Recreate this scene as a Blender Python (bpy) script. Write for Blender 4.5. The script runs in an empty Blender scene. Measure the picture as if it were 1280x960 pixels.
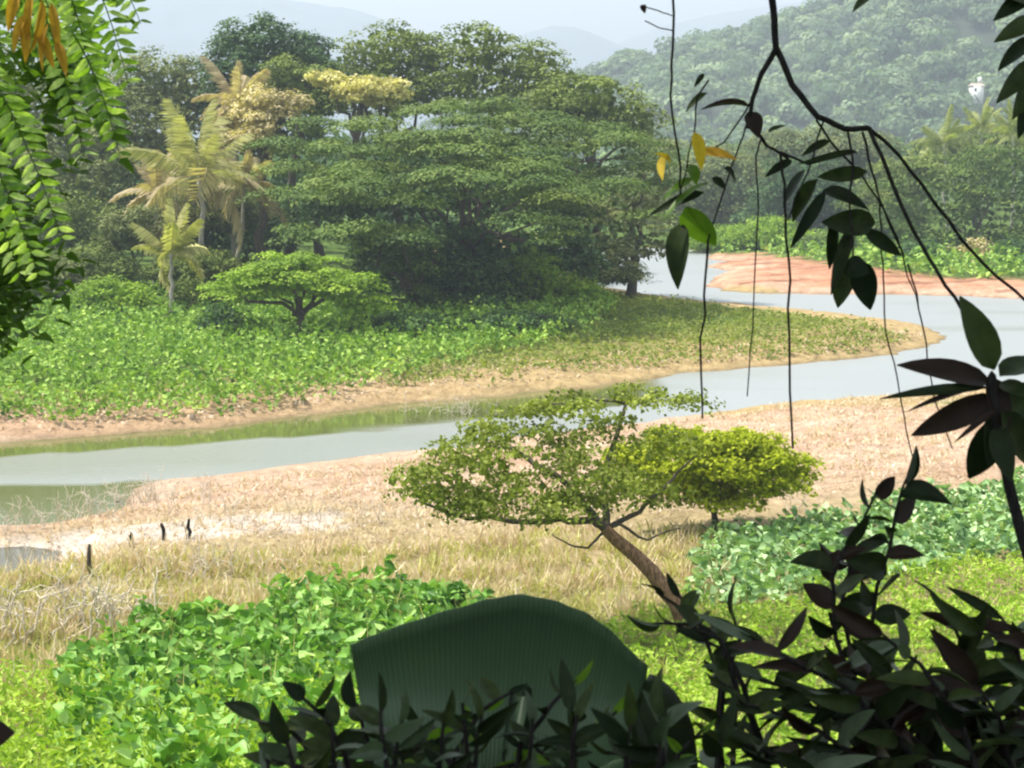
import bpy, math, random
import numpy as np
from mathutils import Vector, Matrix

S = bpy.context.scene
C = S.collection
R = math.radians

# ------------------------------------------------------------------ camera
F = 1970.0            # focal length in pixels of a 1280 wide picture
YH = 200.0            # picture row of the horizon
CZ = 10.0             # eye height above the river
TH = math.atan((480 - YH) / F)
cam_d = bpy.data.cameras.new('camera')
cam_d.sensor_width = 36
cam_d.lens = 36 * F / 1280
cam_d.clip_start = 0.05
cam_d.clip_end = 20000
cam = bpy.data.objects.new('camera', cam_d)
C.objects.link(cam)
cam.location = (0, 0, CZ)
cam.rotation_euler = (math.pi / 2 - TH, 0, 0)
S.camera = cam
cam_d.dof.use_dof = True            # the nearest twigs are a touch soft, as in the photograph
cam_d.dof.focus_distance = 70
cam_d.dof.aperture_fstop = 13

# ------------------------------------------------------------------ light
SUN = Vector((-0.46, 0.12, 0.87)).normalized()       # towards the sun
SUN_EL = math.asin(SUN.z)
SUN_AZ = math.atan2(SUN.x, SUN.y)                     # clockwise from +Y
w = bpy.data.worlds.new('World')
S.world = w
w.use_nodes = True
nt = w.node_tree
nt.nodes.clear()
sky = nt.nodes.new('ShaderNodeTexSky')
sky.sky_type = 'NISHITA'
sky.sun_disc = False
sky.sun_elevation = SUN_EL
sky.sun_rotation = SUN_AZ
sky.air_density = 1.0
sky.dust_density = 1.5
sky.ozone_density = 1.0
bg = nt.nodes.new('ShaderNodeBackground')
bg.inputs['Strength'].default_value = 0.11
wo = nt.nodes.new('ShaderNodeOutputWorld')
wtc = nt.nodes.new('ShaderNodeTexCoord')
wmp = nt.nodes.new('ShaderNodeMapping'); wmp.inputs['Scale'].default_value = (1, 1, 3.5)
wnz = nt.nodes.new('ShaderNodeTexNoise'); wnz.inputs['Scale'].default_value = 1.6; wnz.inputs['Detail'].default_value = 5
wrp = nt.nodes.new('ShaderNodeMapRange')
wrp.inputs['From Min'].default_value = .35; wrp.inputs['From Max'].default_value = .65
wrp.inputs['To Min'].default_value = .35; wrp.inputs['To Max'].default_value = .8
wmx = nt.nodes.new('ShaderNodeMix'); wmx.data_type = 'RGBA'
nt.links.new(wtc.outputs['Generated'], wmp.inputs[0]); nt.links.new(wmp.outputs[0], wnz.inputs['Vector'])
nt.links.new(wnz.outputs['Fac'], wrp.inputs['Value']); nt.links.new(wrp.outputs[0], wmx.inputs['Factor'])
nt.links.new(sky.outputs[0], wmx.inputs['A']); wmx.inputs['B'].default_value = (8.0, 8.1, 8.3, 1)   # thin white cloud
nt.links.new(wmx.outputs['Result'], bg.inputs[0])
nt.links.new(bg.outputs[0], wo.inputs[0])
sl = bpy.data.lights.new('sun', 'SUN')
sl.energy = 5.0
sl.angle = R(0.5)
sl.color = (1.0, 0.95, 0.86)
so = bpy.data.objects.new('sun', sl)
C.objects.link(so)
so.rotation_euler = (-SUN).to_track_quat('-Z', 'Y').to_euler()
S.view_settings.view_transform = 'Standard'
S.view_settings.look = 'None'
S.view_settings.exposure = 1.0
S.view_settings.gamma = 1
S.cycles.filter_width = 2.2
S.cycles.max_bounces = 6
S.cycles.diffuse_bounces = 3
S.cycles.transmission_bounces = 3
S.cycles.volume_bounces = 0

# ------------------------------------------------------------------ places
def ray(px, py):
    u = (px - 640) / F
    v = (480 - py) / F
    return np.array([u, math.cos(TH) + v * math.sin(TH), -math.sin(TH) + v * math.cos(TH)])

def atD(px, py, D):
    d = ray(px, py)
    p = d * (D / d[1])
    return np.array([p[0], p[1], p[2] + CZ])

def atZ(px, py, z=0.0):
    d = ray(px, py)
    t = (z - CZ) / d[2]
    return np.array([d[0] * t, d[1] * t, z])

def polyZ(pts, z=0.0):
    return np.array([atZ(a, b, z)[:2] for a, b in pts])

def segdist(P, poly):
    """distance from points P (n,2) to the closed polygon and inside test"""
    n = len(P)
    best = np.full(n, 1e18)
    ins = np.zeros(n, bool)
    m = len(poly)
    for i in range(m):
        a = poly[i]
        b = poly[(i + 1) % m]
        ab = b - a
        ap = P - a
        t = np.clip((ap @ ab) / (ab @ ab + 1e-12), 0, 1)
        d = ((ap - t[:, None] * ab) ** 2).sum(1)
        best = np.minimum(best, d)
        cond = (a[1] > P[:, 1]) != (b[1] > P[:, 1])
        xs = a[0] + (P[:, 1] - a[1]) * ab[0] / (ab[1] if abs(ab[1]) > 1e-9 else 1e-9)
        ins ^= cond & (P[:, 0] < xs)
    d = np.sqrt(best)
    return np.where(ins, -d, d)          # negative inside

_r = np.random.RandomState(5)
_ND = _r.uniform(0, 2 * math.pi, 24)
_NP = _r.uniform(0, 2 * math.pi, 24)

def fbm(x, y, scale, octs=4):
    out = np.zeros_like(x, dtype=float)
    amp = 1.0
    k = 2 * math.pi / scale
    j = 0
    tot = 0
    for o in range(octs):
        for q in range(4):
            a = _ND[j % 24] + o
            kk = k * (0.8 + 0.13 * q)
            out += amp * np.sin(kk * (x * math.cos(a) + y * math.sin(a)) + _NP[(j * 7 + 3) % 24]
                                + 1.3 * np.sin(kk * 0.6 * (x * math.sin(a) - y * math.cos(a)) + _NP[j % 24])) / 4
            j += 1
        tot += amp
        amp *= 0.55
        k *= 2.1
    return out / tot * 1.8

RIVER = polyZ([(-900, 566), (0, 552), (120, 545), (250, 536), (400, 517), (560, 500), (720, 487), (860, 466),
               (1000, 455), (1100, 446), (1160, 432), (1182, 420), (1160, 411), (1100, 402), (1000, 391),
               (900, 382), (820, 372), (760, 362), (715, 352), (690, 343), (655, 333), (600, 324), (560, 318),
               (600, 306), (700, 306), (800, 310), (862, 313), (890, 318), (884, 324), (925, 328), (880, 333), (915, 339),
               (896, 347), (884, 357), (905, 364), (960, 367), (1100, 368), (1200, 370), (1280, 374),
               (1500, 384), (2600, 400), (2600, 486), (1500, 480), (1280, 484), (1180, 492), (1100, 499),
               (1000, 507), (900, 516), (850, 524), (760, 535), (650, 548), (520, 565), (430, 574), (330, 586),
               (260, 597), (200, 603), (170, 612), (140, 640), (80, 652), (0, 657), (-900, 668)])
PUDDLE = polyZ([(-120, 694), (-40, 688), (30, 685), (66, 690), (76, 701), (55, 716), (0, 724), (-90, 728)])
# wooded land on the far side of the river starts behind this line
VEG_FAR = polyZ([(700, 304), (870, 312), (950, 318), (1030, 331), (1100, 344), (1180, 350), (1280, 353), (1600, 361), (3200, 374),
                 (3200, 225), (500, 225), (500, 300)], 0.6)

def river_sd(P):
    d = segdist(P, RIVER)
    wob = 0.35 * fbm(P[:, 0], P[:, 1], 5.0, 3) * np.clip(P[:, 1] / 60, 0.4, 1.6)
    return d + wob

def height(P):
    x, y = P[:, 0], P[:, 1]
    sd = river_sd(P)
    pd = segdist(P, PUDDLE) + 0.15 * fbm(x, y, 2.0, 2)
    # land
    far = np.interp(sd, [0, 1.2, 3, 8, 16, 30, 80], [0, .38, .55, .8, 1.15, 1.4, 2.0])
    near = np.interp(sd, [0, 1, 4, 12, 30], [0, .22, .42, .62, .8])
    isnear = np.clip((58 - y + 0.1 * x) / 6, 0, 1)
    h = far * (1 - isnear) + near * isnear
    h = np.where(sd < 0, np.maximum(sd * 0.25, -0.9), h)
    bumps = 0.10 * fbm(x, y, 3.0, 3) * np.clip(sd / 3, 0, 1) + 0.14 * fbm(x + 31, y, 14, 3) * np.clip(sd / 6, 0, 1)
    h = h + bumps
    h = np.where(pd < 1.5, np.minimum(h, 0.16 * np.clip(pd, -2, 9) * 1.3 + 0.0), h)
    hill = np.interp(y, [-60, -20, 0, 2.2, 3.4, 5, 10, 15, 20, 26, 32],
                     [13, 10.5, 8.5, 8.3, 7.9, 6.7, 4.5, 2.6, 1.35, 0.45, 0])
    h = h + hill * (1 + 0.05 * fbm(x, y, 6, 3)) * np.where(y < 32, 1, 0)
    # far ground slowly rises
    h = h + np.clip((y - 190) / 300, 0, 1) * 3
    return h

def hgt(x, y):
    return float(height(np.array([[x, y]], float))[0])

def ground(px, py):
    """where the sight line through a picture point meets the terrain"""
    d = ray(px, py)
    d = d / d[1]
    Y = np.linspace(24, 420, 1600)
    P = np.stack([d[0] * Y, Y], 1)
    z = CZ + d[2] * Y
    i = int(np.argmax(height(P) >= z)) if (height(P) >= z).any() else len(Y) - 1
    return np.array([P[i, 0], Y[i], hgt(P[i, 0], Y[i])])

# ------------------------------------------------------------------ helpers
def tag(o, label=None, cat=None, group=None, kind=None):
    if label: o['label'] = label
    if cat: o['category'] = cat
    if group: o['group'] = group
    if kind: o['kind'] = kind
    return o

def empty(name, loc):
    o = bpy.data.objects.new(name, None)
    o.empty_display_size = 0.3
    o.location = [float(q) for q in loc]
    C.objects.link(o)
    return o

def link(name, me, parent=None, mat=None):
    o = bpy.data.objects.new(name, me)
    if mat is not None and not me.materials:
        me.materials.append(mat)
    C.objects.link(o)
    if parent is not None:
        o.parent = parent
    return o

def mesh_np(name, V, Fq, v=None, col=None, smooth=False):
    """V (n,3), Fq (m,k) all faces with k corners; v = one value per face, col = one colour per vertex"""
    V = np.ascontiguousarray(V, dtype=np.float32)
    Fq = np.ascontiguousarray(Fq, dtype=np.int32)
    me = bpy.data.meshes.new(name)
    m, k = Fq.shape
    me.vertices.add(len(V))
    me.vertices.foreach_set('co', V.ravel())
    me.loops.add(m * k)
    me.loops.foreach_set('vertex_index', Fq.ravel())
    me.polygons.add(m)
    me.polygons.foreach_set('loop_start', np.arange(0, m * k, k, dtype=np.int32))
    me.polygons.foreach_set('loop_total', np.full(m, k, dtype=np.int32))
    if smooth:
        me.polygons.foreach_set('use_smooth', np.ones(m, bool))
    me.update(calc_edges=True)
    if v is not None:
        a = me.attributes.new('v', 'FLOAT', 'FACE')
        a.data.foreach_set('value', np.asarray(v, dtype=np.float32))
    if col is not None:
        a = me.attributes.new('col', 'FLOAT_COLOR', 'POINT')
        c4 = np.ones((len(V), 4), np.float32)
        c4[:, :3] = col
        a.data.foreach_set('color', c4.ravel())
    return me

def norm(a):
    return a / (np.linalg.norm(a, axis=-1, keepdims=True) + 1e-9)

class Quads:
    def __init__(s):
        s.V = []; s.Fc = []; s.v = []; s.n = 0
    def add(s, V, Fq, v=None):
        V = np.asarray(V, float); Fq = np.asarray(Fq, int)
        s.V.append(V); s.Fc.append(Fq + s.n); s.n += len(V)
        s.v.append(np.full(len(Fq), 0.5) if v is None else np.broadcast_to(np.asarray(v, float), (len(Fq),)))
    def mesh(s, name, off=(0, 0, 0), smooth=False):
        return mesh_np(name, np.concatenate(s.V) - np.asarray(off, float), np.concatenate(s.Fc), np.concatenate(s.v), smooth=smooth)

def rhombs(Q, P, N, L, W, rs, v, T=None):
    """one small leaf-shaped quad per point"""
    n = len(P)
    if T is None:
        T = rs.normal(size=(n, 3))
    T = norm(T - (T * N).sum(1, keepdims=True) * N)
    B = np.cross(N, T)
    L = np.broadcast_to(L, (n,))[:, None]
    W = np.broadcast_to(W, (n,))[:, None]
    V = np.stack([P - T * L * .5, P + B * W * .5 - T * L * 0.05, P + T * L * .5, P - B * W * .5 - T * L * 0.05], 1).reshape(-1, 3)
    Q.add(V, np.arange(4 * n).reshape(-1, 4), v)

def broad(Q, P, N, L, W, rs, v, T=None, fold=0.18):
    """a folded heart-like leaf of two quads per point"""
    n = len(P)
    if T is None:
        T = rs.normal(size=(n, 3))
    T = norm(T - (T * N).sum(1, keepdims=True) * N)
    B = np.cross(N, T)
    L = np.broadcast_to(L, (n,))[:, None]
    W = np.broadcast_to(W, (n,))[:, None]
    up = N * W * fold
    pts = [P, P + T * L * .18 + B * W * .5 + up, P + T * L * .58 + B * W * .36 + up * .6, P + T * L - N * L * .12,
           P + T * L * .58 - B * W * .36 + up * .6, P + T * L * .18 - B * W * .5 + up]
    V = np.stack(pts, 1).reshape(-1, 3)
    b = np.arange(n)[:, None] * 6
    Fq = np.concatenate([b + np.array([[0, 1, 2, 3]]), b + np.array([[0, 3, 4, 5]])], 1).reshape(-1, 4)
    Q.add(V, Fq, np.repeat(v, 2))

def tube(Q, pts, rad, sides=7, v=0.5, cap=True):
    pts = np.asarray(pts, float)
    n = len(pts)
    rad = np.broadcast_to(np.asarray(rad, float), (n,))
    T = norm(np.gradient(pts, axis=0))
    ref = np.array([0.31, 0.11, 0.94]) if abs(T[0][2]) < 0.9 else np.array([0.94, 0.2, 0.1])
    V = []
    for i in range(n):
        a = ref - T[i] * (ref @ T[i]); a = a / np.linalg.norm(a)
        b = np.cross(T[i], a); ref = a
        for j in range(sides):
            t = 2 * math.pi * j / sides
            V.append(pts[i] + rad[i] * (a * math.cos(t) + b * math.sin(t)))
    Fq = []
    for i in range(n - 1):
        for j in range(sides):
            k = (j + 1) % sides
            Fq.append([i * sides + j, i * sides + k, (i + 1) * sides + k, (i + 1) * sides + j])
    if cap:
        V.append(pts[-1] + T[-1] * rad[-1]); e = len(V) - 1
        for j in range(0, sides):
            k = (j + 1) % sides
            Fq.append([(n - 1) * sides + j, (n - 1) * sides + k, e, e])
        Fq = [f if f[2] != f[3] else f for f in Fq]
    ok = [f for f in Fq if f[2] != f[3]]
    if cap:   # close the end with quads through a ring of tiny size
        V.pop()
        tip = [pts[-1] + T[-1] * rad[-1] * 1.1 + 0.15 * (np.array(V[(n - 1) * sides + j]) - pts[-1]) for j in range(sides)]
        s0 = len(V); V += tip
        for j in range(sides):
            k = (j + 1) % sides
            ok.append([(n - 1) * sides + j, (n - 1) * sides + k, s0 + k, s0 + j])
    Q.add(np.array(V), np.array(ok), v)

def bend(a, b, rs, n=6, wob=0.12, sag=0.0):
    a = np.asarray(a, float); b = np.asarray(b, float)
    L = np.linalg.norm(b - a)
    t = np.linspace(0, 1, n)[:, None]
    p = a + (b - a) * t
    off = rs.normal(size=(n, 3)) * wob * L * 0.35
    off *= np.sin(math.pi * t)
    p = p + off
    p[:, 2] += (np.sin(math.pi * t)[:, 0]) * sag * L
    return p

# ------------------------------------------------------------------ materials
def new_mat(name):
    m = bpy.data.materials.new(name)
    m.use_nodes = True
    t = m.node_tree
    t.nodes.clear()
    out = t.nodes.new('ShaderNodeOutputMaterial')
    return m, t, out

def ramp(t, stops):
    r = t.nodes.new('ShaderNodeValToRGB')
    e = r.color_ramp.elements
    while len(e) < len(stops):
        e.new(0.5)
    for i, (p, c) in enumerate(stops):
        e[i].position = p
        e[i].color = (*c, 1)
    return r

def foliage(name, dark, mid, light, trans=0.3, rough=0.6, spec=0.12, nscale=0.35, transcol=None, orand=0.0):
    m, t, out = new_mat(name)
    at = t.nodes.new('ShaderNodeAttribute'); at.attribute_name = 'v'
    tc = t.nodes.new('ShaderNodeTexCoord')
    nz = t.nodes.new('ShaderNodeTexNoise'); nz.inputs['Scale'].default_value = nscale; nz.inputs['Detail'].default_value = 3
    t.links.new(tc.outputs['Object'], nz.inputs['Vector'])
    mx = t.nodes.new('ShaderNodeMath'); mx.operation = 'MULTIPLY_ADD'
    t.links.new(nz.outputs['Fac'], mx.inputs[0]); mx.inputs[1].default_value = 0.9
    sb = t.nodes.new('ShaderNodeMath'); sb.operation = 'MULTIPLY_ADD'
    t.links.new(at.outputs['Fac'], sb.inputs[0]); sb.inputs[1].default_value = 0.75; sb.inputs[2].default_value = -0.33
    if orand:
        oi = t.nodes.new('ShaderNodeObjectInfo')
        oa = t.nodes.new('ShaderNodeMath'); oa.operation = 'MULTIPLY_ADD'
        t.links.new(oi.outputs['Random'], oa.inputs[0]); oa.inputs[1].default_value = orand
        t.links.new(sb.outputs[0], oa.inputs[2])
        ob = t.nodes.new('ShaderNodeMath'); ob.operation = 'SUBTRACT'
        t.links.new(oa.outputs[0], ob.inputs[0]); ob.inputs[1].default_value = orand / 2
        t.links.new(ob.outputs[0], mx.inputs[2])
    else:
        t.links.new(sb.outputs[0], mx.inputs[2])
    r = ramp(t, [(0.0, dark), (0.5, mid), (1.0, light)])
    t.links.new(mx.outputs[0], r.inputs[0])
    b = t.nodes.new('ShaderNodeBsdfPrincipled')
    b.inputs['Roughness'].default_value = rough
    b.inputs['Specular IOR Level'].default_value = spec
    t.links.new(r.outputs[0], b.inputs['Base Color'])
    tr = t.nodes.new('ShaderNodeBsdfTranslucent')
    g = t.nodes.new('ShaderNodeMix'); g.data_type = 'RGBA'; g.blend_type = 'MULTIPLY'
    g.inputs['Factor'].default_value = 1
    t.links.new(r.outputs[0], g.inputs['A'])
    g.inputs['B'].default_value = (*(transcol or (1.35, 1.5, 0.55)), 1)
    t.links.new(g.outputs['Result'], tr.inputs['Color'])
    ms = t.nodes.new('ShaderNodeMixShader'); ms.inputs[0].default_value = trans
    t.links.new(b.outputs[0], ms.inputs[1]); t.links.new(tr.outputs[0], ms.inputs[2])
    t.links.new(ms.outputs[0], out.inputs['Surface'])
    return m

def bark(name, c1, c2, scale=3.0):
    m, t, out = new_mat(name)
    tc = t.nodes.new('ShaderNodeTexCoord')
    mp = t.nodes.new('ShaderNodeMapping'); mp.inputs['Scale'].default_value = (scale, scale, scale * 0.25)
    t.links.new(tc.outputs['Object'], mp.inputs[0])
    nz = t.nodes.new('ShaderNodeTexNoise'); nz.inputs['Scale'].default_value = 4; nz.inputs['Detail'].default_value = 6
    t.links.new(mp.outputs[0], nz.inputs['Vector'])
    r = ramp(t, [(0.3, c1), (0.7, c2)])
    t.links.new(nz.outputs['Fac'], r.inputs[0])
    b = t.nodes.new('ShaderNodeBsdfPrincipled'); b.inputs['Roughness'].default_value = 0.9
    b.inputs['Specular IOR Level'].default_value = 0.15
    t.links.new(r.outputs[0], b.inputs['Base Color'])
    bp = t.nodes.new('ShaderNodeBump'); bp.inputs['Strength'].default_value = 0.7; bp.inputs['Distance'].default_value = 0.02
    t.links.new(nz.outputs['Fac'], bp.inputs['Height']); t.links.new(bp.outputs[0], b.inputs['Normal'])
    t.links.new(b.outputs[0], out.inputs['Surface'])
    return m

def plain(name, c, rough=0.8):
    m, t, out = new_mat(name)
    tc = t.nodes.new('ShaderNodeTexCoord')
    nz = t.nodes.new('ShaderNodeTexNoise'); nz.inputs['Scale'].default_value = 2; nz.inputs['Detail'].default_value = 5
    t.links.new(tc.outputs['Object'], nz.inputs['Vector'])
    r = ramp(t, [(0.3, tuple(q * 0.8 for q in c)), (0.7, tuple(min(q * 1.1, 1) for q in c))])
    t.links.new(nz.outputs['Fac'], r.inputs[0])
    b = t.nodes.new('ShaderNodeBsdfPrincipled'); b.inputs['Roughness'].default_value = rough
    t.links.new(r.outputs[0], b.inputs['Base Color']); t.links.new(b.outputs[0], out.inputs['Surface'])
    return m

M = {}
M['rain'] = foliage('rain_tree_foliage', (.025, .052, .014), (.095, .155, .03), (.215, .275, .06), trans=.16)
M['dark'] = foliage('dark_foliage', (.02, .05, .022), (.06, .12, .038), (.13, .215, .06), trans=.16)
M['olive'] = foliage('olive_foliage', (.045, .075, .018), (.145, .195, .04), (.29, .34, .09), trans=.2)
M['dull'] = foliage('dull_foliage', (.055, .08, .028), (.16, .19, .065), (.32, .35, .13), trans=.2)
M['bright'] = foliage('bright_foliage', (.07, .13, .02), (.23, .36, .035), (.42, .54, .07), trans=.3)
M['yellowgreen'] = foliage('yellow_green_foliage', (.12, .15, .010), (.33, .38, .015), (.50, .54, .04))
M['lean'] = foliage('leaning_tree_foliage', (.06, .085, .012), (.175, .22, .03), (.36, .40, .08), nscale=1.2)
M['blossom'] = foliage('yellow_blossom', (.12, .16, .04), (.56, .50, .20), (.85, .78, .45))
M['tan'] = foliage('tan_foliage', (.14, .13, .05), (.54, .45, .24), (.85, .74, .48))
M['palmfrond'] = foliage('palm_frond_foliage', (.13, .14, .045), (.36, .35, .13), (.66, .61, .30), nscale=0.8)
M['palmbrown'] = foliage('brown_palm_foliage', (.17, .13, .07), (.40, .32, .19), (.66, .56, .36), nscale=0.8)
M['cover'] = foliage('bank_cover_foliage', (.05, .12, .02), (.22, .37, .06), (.46, .60, .14), trans=.2, nscale=0.7)
M['covergrass'] = foliage('bank_grass', (.12, .16, .03), (.22, .27, .06), (.32, .33, .10), nscale=0.4)
M['vine'] = foliage('creeper_foliage', (.03, .10, .015), (.16, .34, .055), (.46, .66, .20), trans=.2, nscale=1.6, rough=.4)
M['bluevine'] = foliage('pale_creeper_foliage', (.04, .11, .04), (.25, .41, .16), (.64, .78, .46), trans=.2, nscale=1.6, rough=.4)
M['limegrass'] = foliage('lime_grass', (.13, .23, .025), (.31, .46, .055), (.52, .62, .13), nscale=0.8)
M['dry'] = foliage('dry_grass', (.30, .23, .12), (.58, .47, .28), (.85, .76, .55), nscale=0.6, transcol=(1.1, 1.0, .8))
M['olivegrass'] = foliage('olive_grass', (.20, .22, .05), (.42, .42, .13), (.66, .62, .28), nscale=0.6, transcol=(1.1, 1.1, .6))
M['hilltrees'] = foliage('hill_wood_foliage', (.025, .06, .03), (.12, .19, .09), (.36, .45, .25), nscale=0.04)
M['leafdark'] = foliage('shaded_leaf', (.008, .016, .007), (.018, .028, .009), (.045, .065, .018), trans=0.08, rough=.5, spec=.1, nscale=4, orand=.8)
M['leafmid'] = foliage('grey_green_leaf', (.03, .05, .025), (.06, .09, .045), (.10, .14, .07), trans=.1, rough=.45, spec=.3, nscale=4, orand=.5)
M['leafgreen'] = foliage('green_leaf', (.05, .10, .015), (.09, .17, .02), (.13, .22, .03), trans=0.35, rough=.4, nscale=4)
M['leafyellow'] = foliage('yellow_leaf', (.35, .24, .02), (.50, .36, .03), (.6, .45, .06), trans=0.35, nscale=6)
M['leafbrown'] = foliage('brown_leaf', (.28, .14, .02), (.42, .24, .03), (.5, .32, .06), trans=0.3, nscale=6)
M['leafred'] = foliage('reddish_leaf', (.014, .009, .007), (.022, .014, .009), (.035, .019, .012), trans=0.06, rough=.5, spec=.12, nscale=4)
M['pinnate'] = foliage('leaflet', (.05, .14, .015), (.28, .45, .06), (.70, .82, .32), trans=0.35, rough=.3, spec=.4, nscale=2.5, orand=.7)
M['banana'] = foliage('broad_leaf_blade', (.05, .09, .05), (.075, .13, .065), (.10, .17, .08), trans=0.15, rough=.4, spec=.35, nscale=3)
M['bark'] = bark('bark', (.045, .038, .03), (.12, .10, .08))
M['palebark'] = bark('pale_bark', (.25, .23, .2), (.45, .42, .37))
M['redbark'] = bark('reddish_bark', (.06, .035, .022), (.36, .21, .13), 7)
M['darkbark'] = bark('dark_twig_bark', (.01, .009, .008), (.03, .027, .024), 20)
M['deadwood'] = bark('dead_twig_wood', (.45, .39, .30), (.7, .62, .5), 8)
M['wall'] = plain('white_wall', (.8, .79, .76))
M['roof'] = plain('pale_roof', (.45, .36, .30))
M['window'] = plain('dark_window', (.06, .07, .08), .2)

# banana blade gets fine raised ribs
def add_ribs(m, scale, dist):
    t = m.node_tree
    b = next(n for n in t.nodes if n.type == 'BSDF_PRINCIPLED')
    tc = t.nodes.new('ShaderNodeTexCoord')
    wv = t.nodes.new('ShaderNodeTexWave'); wv.inputs['Scale'].default_value = scale
    wv.inputs['Distortion'].default_value = 1.2; wv.inputs['Detail'].default_value = 2; wv.bands_direction = 'X'
    t.links.new(tc.outputs['UV'], wv.inputs['Vector'])
    bp = t.nodes.new('ShaderNodeBump'); bp.inputs['Strength'].default_value = 0.6; bp.inputs['Distance'].default_value = dist
    t.links.new(wv.outputs['Fac'], bp.inputs['Height']); t.links.new(bp.outputs[0], b.inputs['Normal'])
    src = b.inputs['Base Color'].links[0].from_socket
    g = t.nodes.new('ShaderNodeMix'); g.data_type = 'RGBA'; g.blend_type = 'MULTIPLY'; g.inputs['Factor'].default_value = 1
    rp = ramp(t, [(0.0, (.84, .84, .8)), (1.0, (1.1, 1.12, 1.05))])
    t.links.new(wv.outputs['Fac'], rp.inputs[0]); t.links.new(src, g.inputs['A']); t.links.new(rp.outputs[0], g.inputs['B'])
    t.links.new(g.outputs['Result'], b.inputs['Base Color'])
add_ribs(M['banana'], 22, 0.0012)

# ------------------------------------------------------------------ terrain
def terrain():
    def axis(a, b, step, lo, hi, grow=1.18):
        core = list(np.arange(a, b, step))
        s = step; x = core[-1]
        while x < hi:
            s *= grow; x += s; core.append(x)
        s = step; x = core[0]
        while x > lo:
            s *= grow; x -= s; core.insert(0, x)
        return np.array(core)
    xs = axis(-48, 62, 0.42, -6000, 6000)
    ys = np.concatenate([axis(20, 24, 0.4, -500, 24), np.arange(24.3, 70, 0.34), np.arange(70, 110, 0.5), axis(110, 180, 0.8, 110, 6000)])
    ys = np.unique(np.round(ys, 3))
    X, Y = np.meshgrid(xs, ys)
    P = np.stack([X.ravel(), Y.ravel()], 1)
    H = height(P)
    x, y = P[:, 0], P[:, 1]
    sd = river_sd(P)
    n1 = fbm(x, y, 6, 4); n2 = fbm(x + 50, y - 20, 1.6, 3); n3 = fbm(x - 9, y + 77, 25, 3)
    def mixc(a, b, t):
        t = np.clip(t, 0, 1)[:, None]
        return a * (1 - t) + b * t
    one = np.ones(len(P))[:, None]
    soil = np.array([.50, .33, .22]) * one
    ochre = np.array([.46, .34, .17]) * one
    pink = np.array([.62, .46, .34]) * one
    brick = np.array([.45, .23, .14]) * one
    green = np.array([.11, .18, .035]) * one
    olive = np.array([.26, .26, .08]) * one
    mud = np.array([.20, .16, .09]) * one
    near = y < 58 + 0.1 * x
    # peninsula side
    cp = mixc(ochre, soil, (-x / 20))                                   # pinker to the left
    lim = np.where(x < 0, 3.0, 4.6)
    cp = mixc(cp, olive, (sd - lim + 1.2 * n1) / 1.5)
    cp = mixc(cp, green, (sd - lim - 3 + 2.5 * n1) / 3 - 0.25 * (x > 8))
    # near side
    cn = mixc(pink, soil, 0.5 + 0.6 * n1)
    cn = mixc(cn, np.array([.44, .35, .19]) * one, np.clip((45 - y + 0.18 * x + 2 * n3) / 4, 0, 1))
    cn = mixc(cn, np.array([.25, .26, .08]) * one, np.clip((35 - y + 2 * n1) / 5, 0, .9))
    # far side
    vf = segdist(P, VEG_FAR)
    cf = mixc(brick * 1.15, np.array([.62, .40, .29]) * one, 0.75 - sd / 8 + 0.8 * n1)
    st = fbm(x * .25, y * 1.4, 5, 3)
    cf = mixc(cf, np.array([.26, .13, .08]) * one, np.clip(st * 2.2 - .2, 0, .85) * (sd > 1.2))
    cf = mixc(cf, green * .8, (1 - vf + 3 * n1) / 3)
    isfar = (y > 112) & (x > 3) & ((sd > -3) | True) & (vf < 60)
    isfar = isfar & (y > np.interp(x, [0, 15, 30, 60], [140, 125, 110, 100]))
    col = np.where(near[:, None], cn, np.where(isfar[:, None], cf, cp))
    strip = segdist(P, polyZ([(-300, 664), (0, 661), (180, 654), (430, 648), (440, 668), (200, 680), (60, 684), (-300, 690)], .4)) + .25 * n2
    col = mixc(col, np.array([.66, .58, .50]) * one, -strip / .5 + .3)
    col = mixc(col, mud, (0.35 - sd) / 0.5)                              # wet rim and river bed
    col = mixc(col, np.array([.06, .10, .03]) * one, np.clip((19 - y) / 4, 0, 1))
    col = col * (1 + 0.16 * n2[:, None])
    ny, nx = X.shape
    idx = np.arange(nx * ny).reshape(ny, nx)
    Fq = np.stack([idx[:-1, :-1], idx[:-1, 1:], idx[1:, 1:], idx[1:, :-1]], -1).reshape(-1, 4)
    me = mesh_np('ground', np.stack([x, y, H], 1), Fq, col=np.clip(col, 0.01, 1), smooth=True)
    m, t, out = new_mat('soil_and_turf')
    at = t.nodes.new('ShaderNodeAttribute'); at.attribute_name = 'col'
    tc = t.nodes.new('ShaderNodeTexCoord')
    nz = t.nodes.new('ShaderNodeTexNoise'); nz.inputs['Scale'].default_value = 2.6; nz.inputs['Detail'].default_value = 9; nz.inputs['Roughness'].default_value = .7
    t.links.new(tc.outputs['Object'], nz.inputs['Vector'])
    r = ramp(t, [(0.32, (.68, .65, .6)), (0.68, (1.2, 1.2, 1.2))])
    t.links.new(nz.outputs['Fac'], r.inputs[0])
    g = t.nodes.new('ShaderNodeMix'); g.data_type = 'RGBA'; g.blend_type = 'MULTIPLY'; g.inputs['Factor'].default_value = 1
    t.links.new(at.outputs['Color'], g.inputs['A']); t.links.new(r.outputs[0], g.inputs['B'])
    b = t.nodes.new('ShaderNodeBsdfPrincipled'); b.inputs['Roughness'].default_value = .95; b.inputs['Specular IOR Level'].default_value = .1
    t.links.new(g.outputs['Result'], b.inputs['Base Color'])
    bp = t.nodes.new('ShaderNodeBump'); bp.inputs['Strength'].default_value = 1; bp.inputs['Distance'].default_value = .3
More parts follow.
